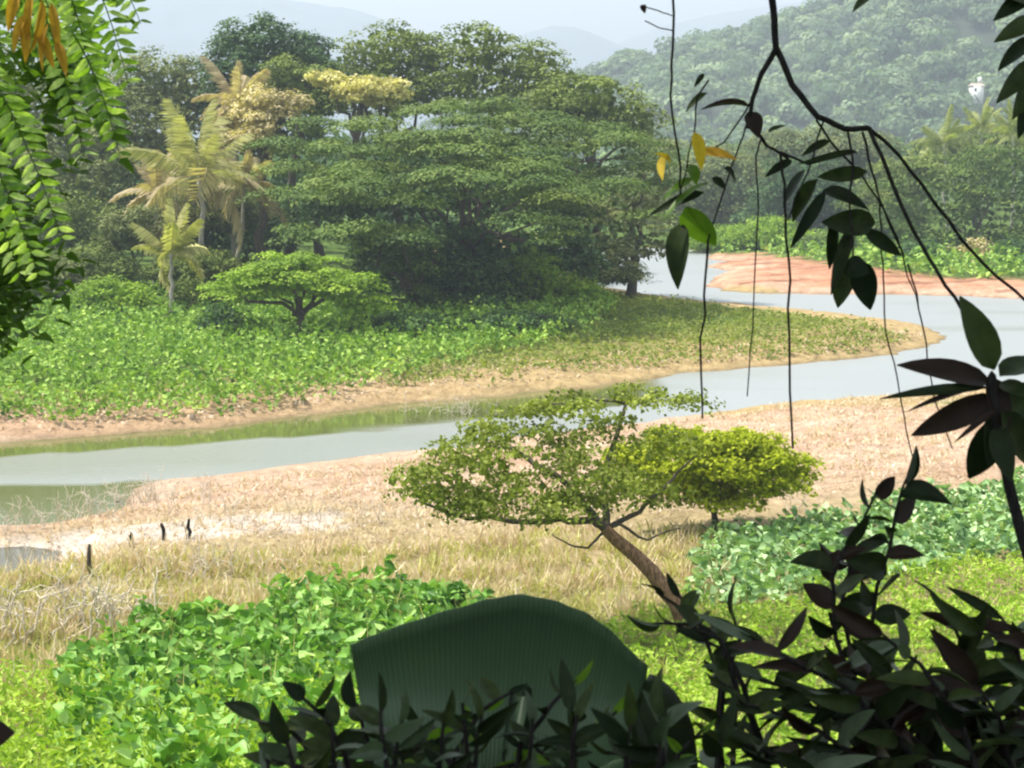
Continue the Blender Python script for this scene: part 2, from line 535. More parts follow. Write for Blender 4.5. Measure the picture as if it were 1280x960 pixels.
    t.links.new(nz.outputs['Fac'], bp.inputs['Height']); t.links.new(bp.outputs[0], b.inputs['Normal'])
    t.links.new(b.outputs[0], out.inputs['Surface'])
    o = link('ground', me, mat=m)
    tag(o, 'undulating river banks of pinkish soil and green turf on both sides of the water', 'ground', kind='structure')

def water():
    xs = np.concatenate([np.arange(-420, -60, 12), np.arange(-60, 90, 1.0), np.arange(90, 520, 12)])
    ys = np.concatenate([np.arange(34, 130, 0.6), np.arange(130, 260, 3.0)])
    X, Y = np.meshgrid(xs, ys)
    P = np.stack([X.ravel(), Y.ravel()], 1)
    sd = -segdist(P, RIVER)
    x, y = P[:, 0], P[:, 1]
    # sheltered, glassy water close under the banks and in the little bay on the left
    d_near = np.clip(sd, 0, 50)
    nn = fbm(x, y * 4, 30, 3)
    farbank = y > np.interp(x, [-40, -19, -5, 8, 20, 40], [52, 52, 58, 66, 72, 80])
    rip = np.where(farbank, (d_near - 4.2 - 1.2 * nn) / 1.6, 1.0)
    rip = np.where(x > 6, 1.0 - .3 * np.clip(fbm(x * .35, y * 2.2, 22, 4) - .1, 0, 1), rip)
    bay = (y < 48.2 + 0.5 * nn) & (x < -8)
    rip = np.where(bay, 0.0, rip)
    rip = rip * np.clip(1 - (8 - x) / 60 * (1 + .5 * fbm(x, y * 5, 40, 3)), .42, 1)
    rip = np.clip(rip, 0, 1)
    ny, nx = X.shape
    idx = np.arange(nx * ny).reshape(ny, nx)
    Fq = np.stack([idx[:-1, :-1], idx[:-1, 1:], idx[1:, 1:], idx[1:, :-1]], -1).reshape(-1, 4)
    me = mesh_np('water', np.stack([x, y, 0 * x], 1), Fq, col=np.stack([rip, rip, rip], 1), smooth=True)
    m, t, out = new_mat('river_water')
    at = t.nodes.new('ShaderNodeAttribute'); at.attribute_name = 'col'
    tc = t.nodes.new('ShaderNodeTexCoord')
    mp = t.nodes.new('ShaderNodeMapping'); mp.inputs['Scale'].default_value = (1.0, 2.2, 1)
    t.links.new(tc.outputs['Object'], mp.inputs[0])
    nz = t.nodes.new('ShaderNodeTexNoise'); nz.inputs['Scale'].default_value = 3.0; nz.inputs['Detail'].default_value = 4
    t.links.new(mp.outputs[0], nz.inputs['Vector'])
    b = t.nodes.new('ShaderNodeBsdfPrincipled')
    r = ramp(t, [(0.0, (.10, .115, .035)), (1.0, (.25, .27, .27))])  # calm end paints the green bank's reflection into the base colour
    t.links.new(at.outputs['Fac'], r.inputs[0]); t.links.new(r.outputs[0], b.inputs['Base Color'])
    b.inputs['IOR'].default_value = 1.33
    b.inputs['Specular IOR Level'].default_value = 0.7
    rr = t.nodes.new('ShaderNodeMapRange'); rr.inputs['To Min'].default_value = .05; rr.inputs['To Max'].default_value = .42
    t.links.new(at.outputs['Fac'], rr.inputs['Value']); t.links.new(rr.outputs[0], b.inputs['Roughness'])
    rb = t.nodes.new('ShaderNodeMapRange'); rb.inputs['To Min'].default_value = .05; rb.inputs['To Max'].default_value = .9
    t.links.new(at.outputs['Fac'], rb.inputs['Value'])
    bp = t.nodes.new('ShaderNodeBump'); bp.inputs['Distance'].default_value = .05
    t.links.new(rb.outputs[0], bp.inputs['Strength'])
    t.links.new(nz.outputs['Fac'], bp.inputs['Height']); t.links.new(bp.outputs[0], b.inputs['Normal'])
    t.links.new(b.outputs[0], out.inputs['Surface'])
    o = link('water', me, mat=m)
    tag(o, 'pale grey river winding between the banks around the grassy point', 'river', kind='structure')

def ridge(name, pts, D, depth, col, label, base=-2, rough=3.0, seed=1, jag=1.0):
    """a hill or mountain: a ridge line at distance D whose flanks run down to the plain on both sides"""
    rs = np.random.RandomState(seed)
    px = np.array([p[0] for p in pts], float); py = np.array([p[1] for p in pts], float)
    n = 220
    X = np.linspace(px[0], px[-1], n)
    Yp = np.interp(X, px, py)
    crest = np.array([atD(a, b, D) for a, b in zip(X, Yp)])
    rows = [-1, -.85, -.7, -.55, -.4, -.28, -.16, -.07, 0, .1, .3, .6, 1]
    V = []; Fq = []
    for t in rows:
        k = (1 - abs(t)) ** 0.9
        y = D + t * depth
        x = crest[:, 0] * (1 + (t * depth / D) * 0.6)
        z = base + (crest[:, 2] - base) * k
        z = z + rough * fbm(x, x * 0 + y, depth * .35, 4) * (k * (1 - k) * 4) + jag * fbm(x, x * 0, depth * .12, 4) * k
        V.append(np.stack([x, x * 0 + y, z], 1))
    V = np.concatenate(V)
    for r in range(len(rows) - 1):
        for i in range(n - 1):
            a = r * n + i
            Fq.append([a, a + 1, a + n + 1, a + n])
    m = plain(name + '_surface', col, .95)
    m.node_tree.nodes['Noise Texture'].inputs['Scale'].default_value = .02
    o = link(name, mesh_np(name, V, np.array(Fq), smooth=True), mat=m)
    tag(o, label, 'hill' if 'hill' in name else 'mountain', kind='structure')
    return V.reshape(len(rows), n, 3)

terrain()
water()

# puddle on the left of the near bank
Q = Quads()
pp = PUDDLE; c0 = pp.mean(0)
ring = [c0 + (p - c0) * 1.25 for p in pp]
for i in range(len(ring)):
    a, b = ring[i], ring[(i + 1) % len(ring)]
    mids = (a + b) / 2
    Q.add([[c0[0], c0[1], .02], [a[0], a[1], .02], [mids[0], mids[1], .02], [b[0], b[1], .02]], [[0, 1, 2, 3]])
m, t, out = new_mat('puddle_water')
b = t.nodes.new('ShaderNodeBsdfPrincipled'); b.inputs['Base Color'].default_value = (.09, .085, .055, 1)
b.inputs['Roughness'].default_value = .08; b.inputs['IOR'].default_value = 1.33
t.links.new(b.outputs[0], out.inputs['Surface'])
tag(link('puddle', Q.mesh('puddle'), mat=m), 'dark still puddle in the near bank at the left edge', 'puddle', kind='structure')

# ------------------------------------------------------------------ far hills
HILL = ridge('wooded_hill', [(430, 190), (600, 150), (700, 112), (770, 92), (820, 78), (860, 66), (900, 54), (960, 38), (1000, 24), (1040, 4),
                             (1100, -28), (1180, -62), (1280, -100), (1450, -150), (1700, -170), (2200, -120), (3000, 60), (3400, 150)],
             800, 290, (.02, .035, .015), 'green wooded hill rising to the right behind the far bank', seed=2, rough=10, jag=3.0)
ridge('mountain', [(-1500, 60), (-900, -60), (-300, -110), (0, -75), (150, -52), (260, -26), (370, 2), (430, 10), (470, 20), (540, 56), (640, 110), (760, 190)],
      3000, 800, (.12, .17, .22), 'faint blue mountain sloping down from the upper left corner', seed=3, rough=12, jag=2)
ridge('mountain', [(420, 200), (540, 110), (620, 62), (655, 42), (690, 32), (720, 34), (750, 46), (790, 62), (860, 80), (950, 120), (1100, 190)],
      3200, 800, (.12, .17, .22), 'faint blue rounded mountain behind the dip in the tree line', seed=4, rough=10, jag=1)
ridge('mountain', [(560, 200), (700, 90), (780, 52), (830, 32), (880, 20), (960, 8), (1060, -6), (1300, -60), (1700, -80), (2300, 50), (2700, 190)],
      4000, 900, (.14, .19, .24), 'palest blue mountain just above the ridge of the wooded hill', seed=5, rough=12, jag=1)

# ------------------------------------------------------------------ trees
def pads_on(ells, pad, rs, cover=1.5, zmin=-0.55):
    out = []
    for (c, r) in ells:
        area = 4 * math.pi * (((r[0] * r[1]) ** 1.6 + (r[0] * r[2]) ** 1.6 + (r[1] * r[2]) ** 1.6) / 3) ** (1 / 1.6)
        n = max(5, int(area * cover / (math.pi * pad * pad)))
        d = norm(rs.normal(size=(n * 2, 3)))
        d = d[d[:, 2] > zmin][:n]
        k = rs.uniform(0.74, 1.04, size=(len(d), 1))
        out.append(c + d * r * k)
    P = np.concatenate(out)
    # drop pads buried deep in another lobe
    keep = np.ones(len(P), bool)
    for (c, r) in ells:
        keep &= ~((((P - c) / r) ** 2).sum(1) < 0.42)
    return P[keep]

def crown_mesh(name, ells, pad, leaf, dens, rs, flat=0.42, upb=0.7, off=(0, 0, 0), cover=1.5, zmin=-0.55, inner=1.0, jit=0.36):
    Q = Quads()
    PC = pads_on(ells, pad, rs, cover, zmin)
    for c in PC:
        pr = pad * rs.uniform(0.6, 1.35)
        n = max(6, int(dens * (pr / pad) ** 2))
        d = norm(rs.normal(size=(n, 3)))
        d[:, 2] = np.abs(d[:, 2]) * np.where(rs.rand(n) < 0.85, 1, -0.6)
        k = rs.uniform(0.55, 1.05, size=(n, 1))
        lump = 1 + 0.25 * np.sin(3 * np.arctan2(d[:, 1], d[:, 0]) + rs.uniform(0, 6))[:, None]
        P = c + d * np.array([pr, pr, pr * flat]) * k * lump
        P[:, 2] -= 0.18 * pr * (np.linalg.norm((P - c)[:, :2], axis=1) / pr) ** 2
        N = norm(d * np.array([0.6, 0.6, 1]) + np.array([0, 0, upb]) + rs.normal(size=(n, 3)) * jit)
        v = np.clip(0.5 + rs.normal() * 0.16 + rs.normal(size=n) * 0.17, 0, 1)
        rhombs(Q, P, N, leaf * rs.uniform(.7, 1.4, n), leaf * rs.uniform(.5, .9, n), rs, v)
    for (c, r) in ells:                     # large leaves filling the crown, toned darker for its inner shade
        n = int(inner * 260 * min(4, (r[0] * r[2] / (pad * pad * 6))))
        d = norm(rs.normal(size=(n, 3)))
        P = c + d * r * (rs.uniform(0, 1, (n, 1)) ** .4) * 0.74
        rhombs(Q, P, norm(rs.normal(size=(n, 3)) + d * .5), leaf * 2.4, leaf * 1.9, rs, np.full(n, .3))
    return Q.mesh(name, off), PC

def ell(px, py, rx, ry, D, dr=1.0):
    c = atD(px, py, D)
    s = D / F
    return (c, np.array([rx * s, rx * s * dr, ry * s]))

def tree(name, label, base, D, lobes, mat, pad=1.0, leaf=0.25, dens=75, flat=.5, trunk_r=.35, bark_m='bark', limbs=5,
         cat='tree', group=None, seed=0, lean=None, trunk=True, limb_r=1.0, **kw):
    """base = picture column of the foot; lobes = crown ellipsoids (column, row, half width, half height, extra distance)"""
    rs = np.random.RandomState(seed + 17)
    bx = atD(base, 300, D)[0]
    b = np.array([bx, D, hgt(bx, D) - .1])
    ells = [ell(l[0], l[1], l[2], l[3], D + (l[4] if len(l) > 4 else 0), kw.get('dr', 1.0)) for l in lobes]
    kw.pop('dr', None)
    root = empty(name, b)
    tag(root, label, cat, group)
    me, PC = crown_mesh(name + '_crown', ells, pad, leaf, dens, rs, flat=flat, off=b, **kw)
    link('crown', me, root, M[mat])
    if trunk:
        lowest = min(e[0][2] - e[1][2] for e in ells)
        mc = np.mean([e[0] for e in ells], 0)
        top = b + (mc - b) * .5
        top[2] = max(b[2] + .6, min(mc[2], lowest + .25 * (mc[2] - lowest)))
        if lean is not None:
            top = np.array(lean, float)
        Q = Quads()
        pts = bend(b, top, rs, 7, .10)
        rad = trunk_r * np.linspace(1.15, .6, 7); rad[0] *= 1.35
        tube(Q, pts, rad, 9)
        link('trunk', Q.mesh('trunk', b, True), root, M[bark_m])
        sel = PC[rs.permutation(len(PC))[:limbs]]
        for p in sel:
            Q = Quads()
            st = pts[rs.randint(4, 7)]
            tube(Q, bend(st, p, rs, 6, .22, .08), limb_r * trunk_r * np.linspace(.5, .12, 6), 6)
            link('limb', Q.mesh('limb', b, True), root, M[bark_m])
    return root

LW = 'trees of the wood on the left bank'
# back row of the left wood
tree('broadleaf_tree', 'dull green tree at the far left of the wood behind the bright leaflets', 60, 118,
     [(40, 150, 110, 90), (-60, 190, 120, 110), (100, 230, 80, 80, -6)], 'dull', seed=1, pad=1.20, group=LW)
tree('broadleaf_tree', 'grey green tree whose low top shows between the bright leaflets and the round dark tree', 195, 125,
     [(200, 115, 62, 52), (170, 180, 80, 70, -4), (240, 130, 45, 50, 3)], 'dull', seed=2, pad=1.04, group=LW)
tree('broadleaf_tree', 'round dark green treetop standing highest on the left against the pale sky', 330, 122,
     [(325, 62, 55, 42), (300, 95, 50, 50, -2), (365, 95, 50, 45), (320, 150, 75, 60, 2)], 'dark', seed=3, pad=0.96, group=LW)
tree('broadleaf_tree', 'small blue green treetop just right of the round dark one', 400, 140,
     [(395, 68, 24, 22), (400, 110, 40, 40)], 'dark', seed=4, pad=0.88, group=LW)
tree('broadleaf_tree', 'tall olive tree with twiggy top at the middle of the wood skyline', 500, 120,
     [(490, 66, 60, 40), (440, 95, 35, 40, 2), (535, 80, 40, 40), (490, 120, 85, 50)], 'olive', seed=5, flat=.32, cover=1.2, pad=1.2 * 0.96, group=LW)
tree('broadleaf_tree', 'olive tree with uneven top right of the dip in the skyline', 610, 118,
     [(600, 62, 46, 34), (655, 88, 55, 38), (590, 105, 70, 50), (700, 120, 60, 45, -2)], 'olive', seed=6, flat=.32, cover=1.2, pad=1.2 * 0.96, group=LW)
tree('broadleaf_tree', 'green tree sloping down towards the river at the right of the wood', 740, 112,
     [(740, 130, 62, 42), (790, 155, 42, 40), (700, 140, 60, 40)], 'olive', seed=7, flat=.32, cover=1.2, pad=1.2 * 0.88, group=LW)
# the yellow flowering tree and tan ones
tree('flowering_tree', 'pale yellow blossoming treetop above the great spreading tree', 450, 110,
     [(452, 114, 44, 14), (408, 100, 24, 10), (490, 116, 22, 14), (470, 124, 30, 12, -1)], 'blossom', seed=8, pad=.65, leaf=.24, cover=1.1, jit=.8, cat='flowering tree')
tree('flowering_tree', 'tan seeding treetop beside the tall coconut palm', 325, 106,
     [(328, 138, 42, 24), (356, 134, 26, 16), (302, 172, 34, 24), (322, 165, 26, 26, -2)], 'tan', seed=9, pad=.8, leaf=.24, cat='flowering tree')
tree('broadleaf_tree', 'fresh green treetop right of the tan treetop under the round dark tree', 365, 114,
     [(365, 100, 38, 26), (400, 130, 40, 20)], 'olive', seed=10, pad=.9, group=LW)
# the great rain tree
RT = tree('rain_tree', 'great spreading tree with flat layered dark green crown over a black hollow by its trunk', 600, 98,
     [(450, 182, 110, 40), (580, 168, 130, 45), (690, 190, 120, 55), (400, 228, 70, 30, -3), (500, 235, 110, 36, -10), (625, 238, 115, 38, -11), (560, 200, 110, 36, -7),
      (740, 262, 75, 46, -6), (465, 300, 66, 26, -15), (665, 294, 50, 28, -15), (780, 215, 55, 50, 2), (412, 285, 55, 26, -10)],
     'rain', seed=11, pad=1.85, leaf=.2, dens=430, flat=.17, trunk_r=.6, limb_r=.45, limbs=10, cover=1.15, zmin=-.35, inner=.3, jit=.3, upb=.5)
tree('broadleaf_tree', 'grey green tree leaning over the water at the right end of the wood', 790, 106,
     [(790, 270, 48, 38), (815, 310, 30, 22), (765, 310, 40, 22), (820, 220, 28, 50)], 'dull', seed=12, pad=1.1, flat=.25, leaf=.2, dens=110, group=LW)
tree('broadleaf_tree', 'green tree with drooping layers at the left foot of the great spreading tree', 520, 90,
     [(515, 330, 34, 22), (528, 372, 26, 16), (490, 300, 50, 22)], 'rain', seed=13, pad=.7, leaf=.2, flat=.35, group=LW)
# hollow backdrop: dark trees; the last two are added to stand in for shade
tree('dark_fill_tree', 'dark understorey tree in the hollow right of the small palm', 300, 112,
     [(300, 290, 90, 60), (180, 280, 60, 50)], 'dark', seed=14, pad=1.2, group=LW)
tree('dark_fill_tree', 'added dark crown standing in for the shade inside the great spreading tree', 560, 110,
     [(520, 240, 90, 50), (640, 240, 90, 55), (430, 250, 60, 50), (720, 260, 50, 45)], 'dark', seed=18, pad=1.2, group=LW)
tree('dark_fill_tree', 'added dark foliage standing in for the shaded hollow round the great trunk', 600, 99,
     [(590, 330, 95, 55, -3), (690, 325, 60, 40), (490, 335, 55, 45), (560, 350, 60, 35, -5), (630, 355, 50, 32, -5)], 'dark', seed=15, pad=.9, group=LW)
# small tree on the green bank
tree('small_tree', 'small bright green tree with flat crown and forked trunk on the left bank', 372, 79,
     [(370, 350, 70, 32), (310, 362, 55, 24), (425, 362, 52, 26), (455, 385, 38, 16), (345, 335, 40, 20)], 'bright', seed=16, pad=.75, leaf=.17,
     dens=110, flat=.2, trunk_r=.22, limbs=9, cover=1.25, zmin=-.2, jit=.28)
# shrubs of the left bank
SH = 'shrubs along the edge of the wood'
for i, (px, D, rx, ry, yy, mat, lab) in enumerate([
        (40, 92, 60, 34, 350, 'dull', 'grey green shrub at the left edge under the bright leaflets'),
        (110, 96, 55, 30, 335, 'olive', 'dull shrub between the leaflets and the small yellow palm'),
        (140, 88, 45, 24, 372, 'bright', 'fresh green shrub left of the small yellow palm'),
        (90, 106, 60, 44, 285, 'olive', 'tall grey green thicket left of the dark hollow'),
        (255, 90, 42, 24, 372, 'olive', 'olive shrub right of the small yellow palm'),
        (275, 80, 30, 20, 405, 'dark', 'dark green bush left of the small forked tree'),
        (300, 77, 20, 10, 432, 'bright', 'low light green bush at the foot of the small forked tree'),
        (460, 92, 50, 26, 395, 'dark', 'dark shrub in shade right of the small forked tree'),
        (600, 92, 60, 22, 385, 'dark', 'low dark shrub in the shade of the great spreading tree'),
        (505, 81, 62, 15, 408, 'dark', 'low dark shrub added as the pool of shade left of the great trunk'),  # added dark mass standing in for the great tree's ground shadow
        (640, 83, 66, 14, 404, 'dark', 'low dark shrub added as the pool of shade right of the great trunk'),  # likewise added to darken the meadow where that shadow lies
        (400, 78, 50, 10, 436, 'dark', 'low dark shrub added as the shadow under the small forked tree'),  # flat dark mass added in place of the small tree's cast shadow
        (665, 93, 34, 36, 345, 'bright', 'bright green bush standing in light right of the great trunk'),
        (712, 94, 44, 22, 368, 'bright', 'low bright bush between the great tree and the river'),
        (755, 104, 45, 20, 340, 'dull', 'drooping bush at the water behind the point'),
        (245, 95, 56, 26, 335, 'olive', 'olive thicket around the foot of the tall coconut palm'),
        (165, 97, 46, 30, 290, 'dull', 'grey green thicket under the brown drooping palm'),
        (250, 108, 70, 40, 260, 'dull', 'brownish thicket under the tall coconut palm')]):
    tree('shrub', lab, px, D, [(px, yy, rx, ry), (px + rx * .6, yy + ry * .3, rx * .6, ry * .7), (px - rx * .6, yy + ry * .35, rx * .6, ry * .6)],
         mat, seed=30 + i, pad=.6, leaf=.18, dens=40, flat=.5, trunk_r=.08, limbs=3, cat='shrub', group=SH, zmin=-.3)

# ------------------------------------------------------------------ palms
def frond_mesh(L, rs, droop=.9, n=26, blade=.75, w=.07):
    """feather frond along +X: arched rib with drooping narrow leaflets"""
    Q = Quads()
    t = np.linspace(0, 1, 9)
    rib = np.stack([L * t * (1 - .12 * t), 0 * t, L * (.42 * t - droop * .75 * t ** 2.2)], 1)
    tube(Q, rib, np.linspace(.035, .008, 9), 4, .7)
    for i in range(n):
        tt = .12 + .86 * i / n
        p = np.array([np.interp(tt, t, rib[:, k]) for k in range(3)])
        bl = blade * math.sin(math.pi * (0.12 + .85 * tt)) ** .6 * L / 3.2
        for s in (-1, 1):
            d = np.array([.55, s * 1.0, -.35 - .5 * rs.rand()]); d /= np.linalg.norm(d)
            e = p + d * bl * rs.uniform(.8, 1.1) + np.array([0, 0, -.12 * bl])
            side = np.array([1, 0, .3]) * w
            v = rs.uniform(.2, .9)
            Q.add([p - side * .6, p + side * .6, (p + e) / 2 + side, e], [[0, 1, 2, 3]], v)
            Q.add([p - side * .6, e, (p + e) / 2 - side + [0, 0, -.02], (p * .7 + e * .3) - side], [[0, 1, 2, 3]], v)
    return Q.mesh('frond')

def palm(label, base, D, cx, cy, L, mats, n=18, seed=0, tr=.16, group='coconut palms of the left bank'):
    rs = np.random.RandomState(seed + 100)
    bx = atD(base, 300, D)[0]
    b = np.array([bx, D, hgt(bx, D) - .1])
    top = atD(cx, cy, D)
    root = empty('coconut_palm', b)
    tag(root, label, 'palm', group)
    Q = Quads()
    tube(Q, bend(b, top, rs, 9, .05), tr * np.linspace(1.3, .8, 9), 8)
    link('trunk', Q.mesh('trunk', b, True), root, M['palebark'])
    meshes = [frond_mesh(L, rs, d) for d in (.35, .75, 1.15)]
    for i in range(n):
        k = (i / n) ** 1.1
        me = meshes[min(2, int(k * 3))]
        o = bpy.data.objects.new('frond', me.copy() if False else me)
        C.objects.link(o); o.parent = root
        o.location = Vector(top - b)
        pitch = R(62) - R(95) * k + rs.normal() * .1
        o.rotation_euler = (rs.normal() * .55, -pitch + rs.normal() * .12, i * 2.399 + rs.normal() * .3)
        sc = rs.uniform(.65, 1.12)
        o.scale = (sc, sc, sc)
        if not me.materials:
            me.materials.append(M[mats[min(len(mats) - 1, int(k * len(mats)))]])
    return root

palm('tall coconut palm with yellowing fronds and brown skirt in front of the wood', 252, 98, 248, 222, 5.4, ['palmfrond', 'palmfrond', 'palmbrown'], 22, 1)
palm('tan topped palm behind and above the tall one beside the seeding treetop', 292, 108, 296, 128, 4.2, ['palmbrown', 'palmbrown', 'palmbrown'], 16, 2)
palm('small yellow green palm in the shrubs at the foot of the wood', 212, 88, 214, 318, 3.3, ['palmfrond', 'palmfrond', 'palmfrond'], 15, 3, .11)
palm('brown drooping palm left of the tall one beside the dark hollow', 190, 102, 196, 240, 3.4, ['palmbrown', 'palmbrown', 'palmbrown'], 14, 4, .12)
palm('pale slender palm trunk with brown fronds right of the tall one', 292, 101, 305, 232, 3.6, ['palmbrown', 'palmbrown', 'palmbrown'], 14, 5, .11)

# ------------------------------------------------------------------ far bank
FB = 'trees on the far bank'
tree('broadleaf_tree', 'large dark green spreading tree at the right edge of the far bank', 1230, 150,
     [(1180, 250, 80, 50), (1260, 230, 90, 60), (1130, 275, 50, 40), (1220, 300, 90, 40), (1330, 250, 90, 70)], 'rain', seed=61, pad=1.9, leaf=.28, dens=130, flat=.22, cover=1.2, group=FB)
tree('broadleaf_tree', 'light green tree left of the large dark spreading tree on the far bank', 1120, 160,
     [(1120, 235, 42, 36), (1100, 275, 50, 36), (1150, 215, 30, 22)], 'olive', seed=62, pad=1.1, leaf=.3, group=FB)
tree('broadleaf_tree', 'grey green tree on the far bank behind the hanging yellow leaves', 900, 200,
     [(895, 225, 60, 45), (860, 262, 50, 40), (930, 265, 50, 38)], 'dull', seed=63, pad=1.6, leaf=.36, group=FB)
tree('broadleaf_tree', 'dark blue green tree on the far bank behind the hanging dark leaves', 1010, 190,
     [(1000, 240, 62, 44), (1050, 265, 50, 40), (970, 280, 50, 30)], 'dark', seed=64, pad=1.5, leaf=.36, group=FB)
tree('broadleaf_tree', 'dull tree between the hanging leaves and the light green tree on the far bank', 1075, 215,
     [(1075, 205, 60, 40), (1040, 190, 50, 36), (980, 200, 60, 40)], 'dull', seed=65, pad=1.7, leaf=.4, group=FB)
tree('broadleaf_tree', 'low tree on the far bank at the end of the distant water', 840, 215,
     [(830, 262, 50, 34), (790, 275, 50, 34), (870, 280, 40, 26)], 'dull', seed=66, pad=1.5, leaf=.36, group=FB)
FS = 'shrubs on the far bank'
for i, (px, D, rx, ry, yy, mat, lab) in enumerate([
        (900, 172, 40, 16, 300, 'bright', 'light green shrub on the left tip of the far bank'),
        (960, 168, 50, 24, 295, 'bright', 'pale yellow green shrub above the brick red mud'),
        (1030, 160, 45, 20, 312, 'rain', 'mid green shrub above the brick red mud'),
        (1090, 148, 34, 16, 328, 'bright', 'light shrub with bare twigs left of the large dark tree'),
        (1150, 142, 50, 22, 325, 'dark', 'dark shrub at the foot of the light green tree on the far bank'),
        (1215, 140, 26, 22, 322, 'tan', 'pale tan shrub at the foot of the large dark tree'),
        (1270, 140, 40, 26, 325, 'dark', 'dark shrub at the right end of the far bank')]):
    tree('shrub', lab, px, D, [(px, yy, rx, ry), (px + rx * .6, yy + ry * .3, rx * .6, ry * .7), (px - rx * .6, yy + ry * .35, rx * .6, ry * .6)],
         mat, seed=70 + i, pad=.9, leaf=.25, dens=36, flat=.5, trunk_r=.1, limbs=2, cat='shrub', group=FS, zmin=-.2)
FP = 'palms on the far bank'
M['palmgreen'] = foliage('green_palm_foliage', (.08, .11, .03), (.24, .28, .09), (.45, .46, .2), nscale=.6)
palm('yellow green palm on the far bank left of the white house', 1185, 175, 1180, 180, 4.4, ['palmgreen'], 18, 11, group=FP)
palm('palm on the far bank directly under the white house', 1225, 178, 1226, 160, 4.4, ['palmgreen'], 18, 12, group=FP)
palm('palm on the far bank at the right edge of the picture', 1265, 172, 1266, 168, 4.6, ['palmgreen'], 18, 13, group=FP)
palm('lowest palm on the far bank behind the light green tree', 1150, 172, 1152, 212, 3.8, ['palmgreen'], 16, 14, group=FP)
tree('broadleaf_tree', 'yellow green thicket under the palms on the far bank', 1220, 182,
     [(1200, 205, 70, 32), (1265, 195, 60, 36), (1150, 225, 40, 26)], 'olive', seed=67, pad=1.3, leaf=.34, group=FB)

# wood that covers the hill: one mass
def hill_wood():
    rs = np.random.RandomState(9)
    Q = Quads()
    rows, n, _ = HILL.shape
    cnt = 0
    while cnt < 3300:
        r = rs.randint(0, 9); i = rs.randint(0, n - 1)
        a, b_ = HILL[r, i], HILL[min(r + 1, rows - 1), i + 1]
        p = a + (b_ - a) * rs.rand(3)[0]
        p = p.copy(); p[0] += rs.uniform(-5, 5)
        if p[2] < 2: continue
        px = 640 + F * p[0] / p[1]
        if px > 1750 or px < 560:
            if rs.rand() < .8: continue
        s = rs.uniform(3.0, 7.6)
        k = 90
        d = norm(rs.normal(size=(k, 3))); d[:, 2] = np.abs(d[:, 2]) * np.where(rs.rand(k) < .85, 1, -.5)
        P = p + np.array([0, 0, s * .5]) + d * np.array([s, s, s * .8]) * rs.uniform(.7, 1.05, (k, 1))
        N = norm(d + [0, 0, .15] + rs.normal(size=(k, 3)) * .2)
        v = np.clip(rs.normal() * .26 + .5 + rs.normal(size=k) * .12, 0, 1)
        rhombs(Q, P, N, s * .34, s * .27, rs, v)
        cnt += 1
    o = link('hill_wood', Q.mesh('hill_wood'), mat=M['hilltrees'])
    tag(o, 'continuous blue green wood covering the hill on the right', 'wood', kind='stuff')
hill_wood()

# low scrub and woodland edge far behind
def far_wood(name, px0, px1, D0, D1, hpx, n, label, seed, mat='hilltrees'):
    rs = np.random.RandomState(seed)
    Q = Quads()
    for q in range(n):
        D = rs.uniform(D0, D1); px = rs.uniform(px0, px1)
        p = atD(px, 300, D); z0 = hgt(p[0], D)
        s = rs.uniform(1.6, 3.6)
        p[2] = z0 + rs.uniform(.2, 1) * hpx
        k = 60
        d = norm(rs.normal(size=(k, 3))); d[:, 2] = np.abs(d[:, 2]) * np.where(rs.rand(k) < .8, 1, -.8)
        P = p + d * np.array([s, s, s * .75]) * rs.uniform(.7, 1.05, (k, 1))
        N = norm(d + [0, 0, .4] + rs.normal(size=(k, 3)) * .4)
        v = np.clip(rs.normal() * .2 + .5 + rs.normal(size=k) * .12, 0, 1)
        rhombs(Q, P, N, s * .34, s * .26, rs, v)
    tag(link(name, Q.mesh(name), mat=M[mat]), label, 'wood', kind='stuff')
far_wood('distant_wood', 740, 1700, 215, 420, 9, 700, 'distant belt of trees between the far bank and the hill', 21)
far_wood('left_wood', -900, 760, 128, 190, 10, 500, 'deep dark wood behind the trees of the left bank', 22, 'dark')

# white house on the hill
def on_hill(px, py):
    best = None
    for r_ in range(8):
        for i in range(HILL.shape[1] - 1):
            for f in (0, .25, .5, .75):
                p = HILL[r_, i] * (1 - f) + HILL[r_ + 1, i] * f
                v = np.array([p[0], p[1], p[2] - CZ])
                cy = (v[2] * math.cos(TH) + v[1] * math.sin(TH)) / (v[1] * math.cos(TH) - v[2] * math.sin(TH))
                cx = v[0] / (v[1] * math.cos(TH) - v[2] * math.sin(TH))
                e = abs(640 + F * cx - px) + abs(480 - F * cy - py)
                if best is None or e < best[0]:
                    best = (e, p)
    return best[1]
hp = on_hill(1214, 128) + np.array([0, -4.0, 4.5])
root = empty('white_house', hp)
root.scale = (.95, .95, .9)
tag(root, 'tiny white house with a small roof tower among the trees of the hill', 'house')
def boxq(Q, c, s):
    c = np.array(c, float); s = np.array(s, float) / 2
    V = np.array([[x, y, z] for x in (-1, 1) for y in (-1, 1) for z in (-1, 1)]) * s + c
    Q.add(V, [[0, 1, 3, 2], [4, 6, 7, 5], [0, 4, 5, 1], [2, 3, 7, 6], [0, 2, 6, 4], [1, 5, 7, 3]])
Q = Quads(); boxq(Q, (0, 0, -2.5), (4.6, 4, 9)); link('wall', Q.mesh('wall'), root, M['wall'])
Q = Quads()
Q.add([[-2.7, -2.4, 2.0], [2.7, -2.4, 2.0], [2.2, -.2, 3.1], [-2.2, -.2, 3.1]], [[0, 1, 2, 3]])
Q.add([[-2.7, 2.4, 2.0], [2.7, 2.4, 2.0], [2.2, .2, 3.1], [-2.2, .2, 3.1]], [[1, 0, 3, 2]])
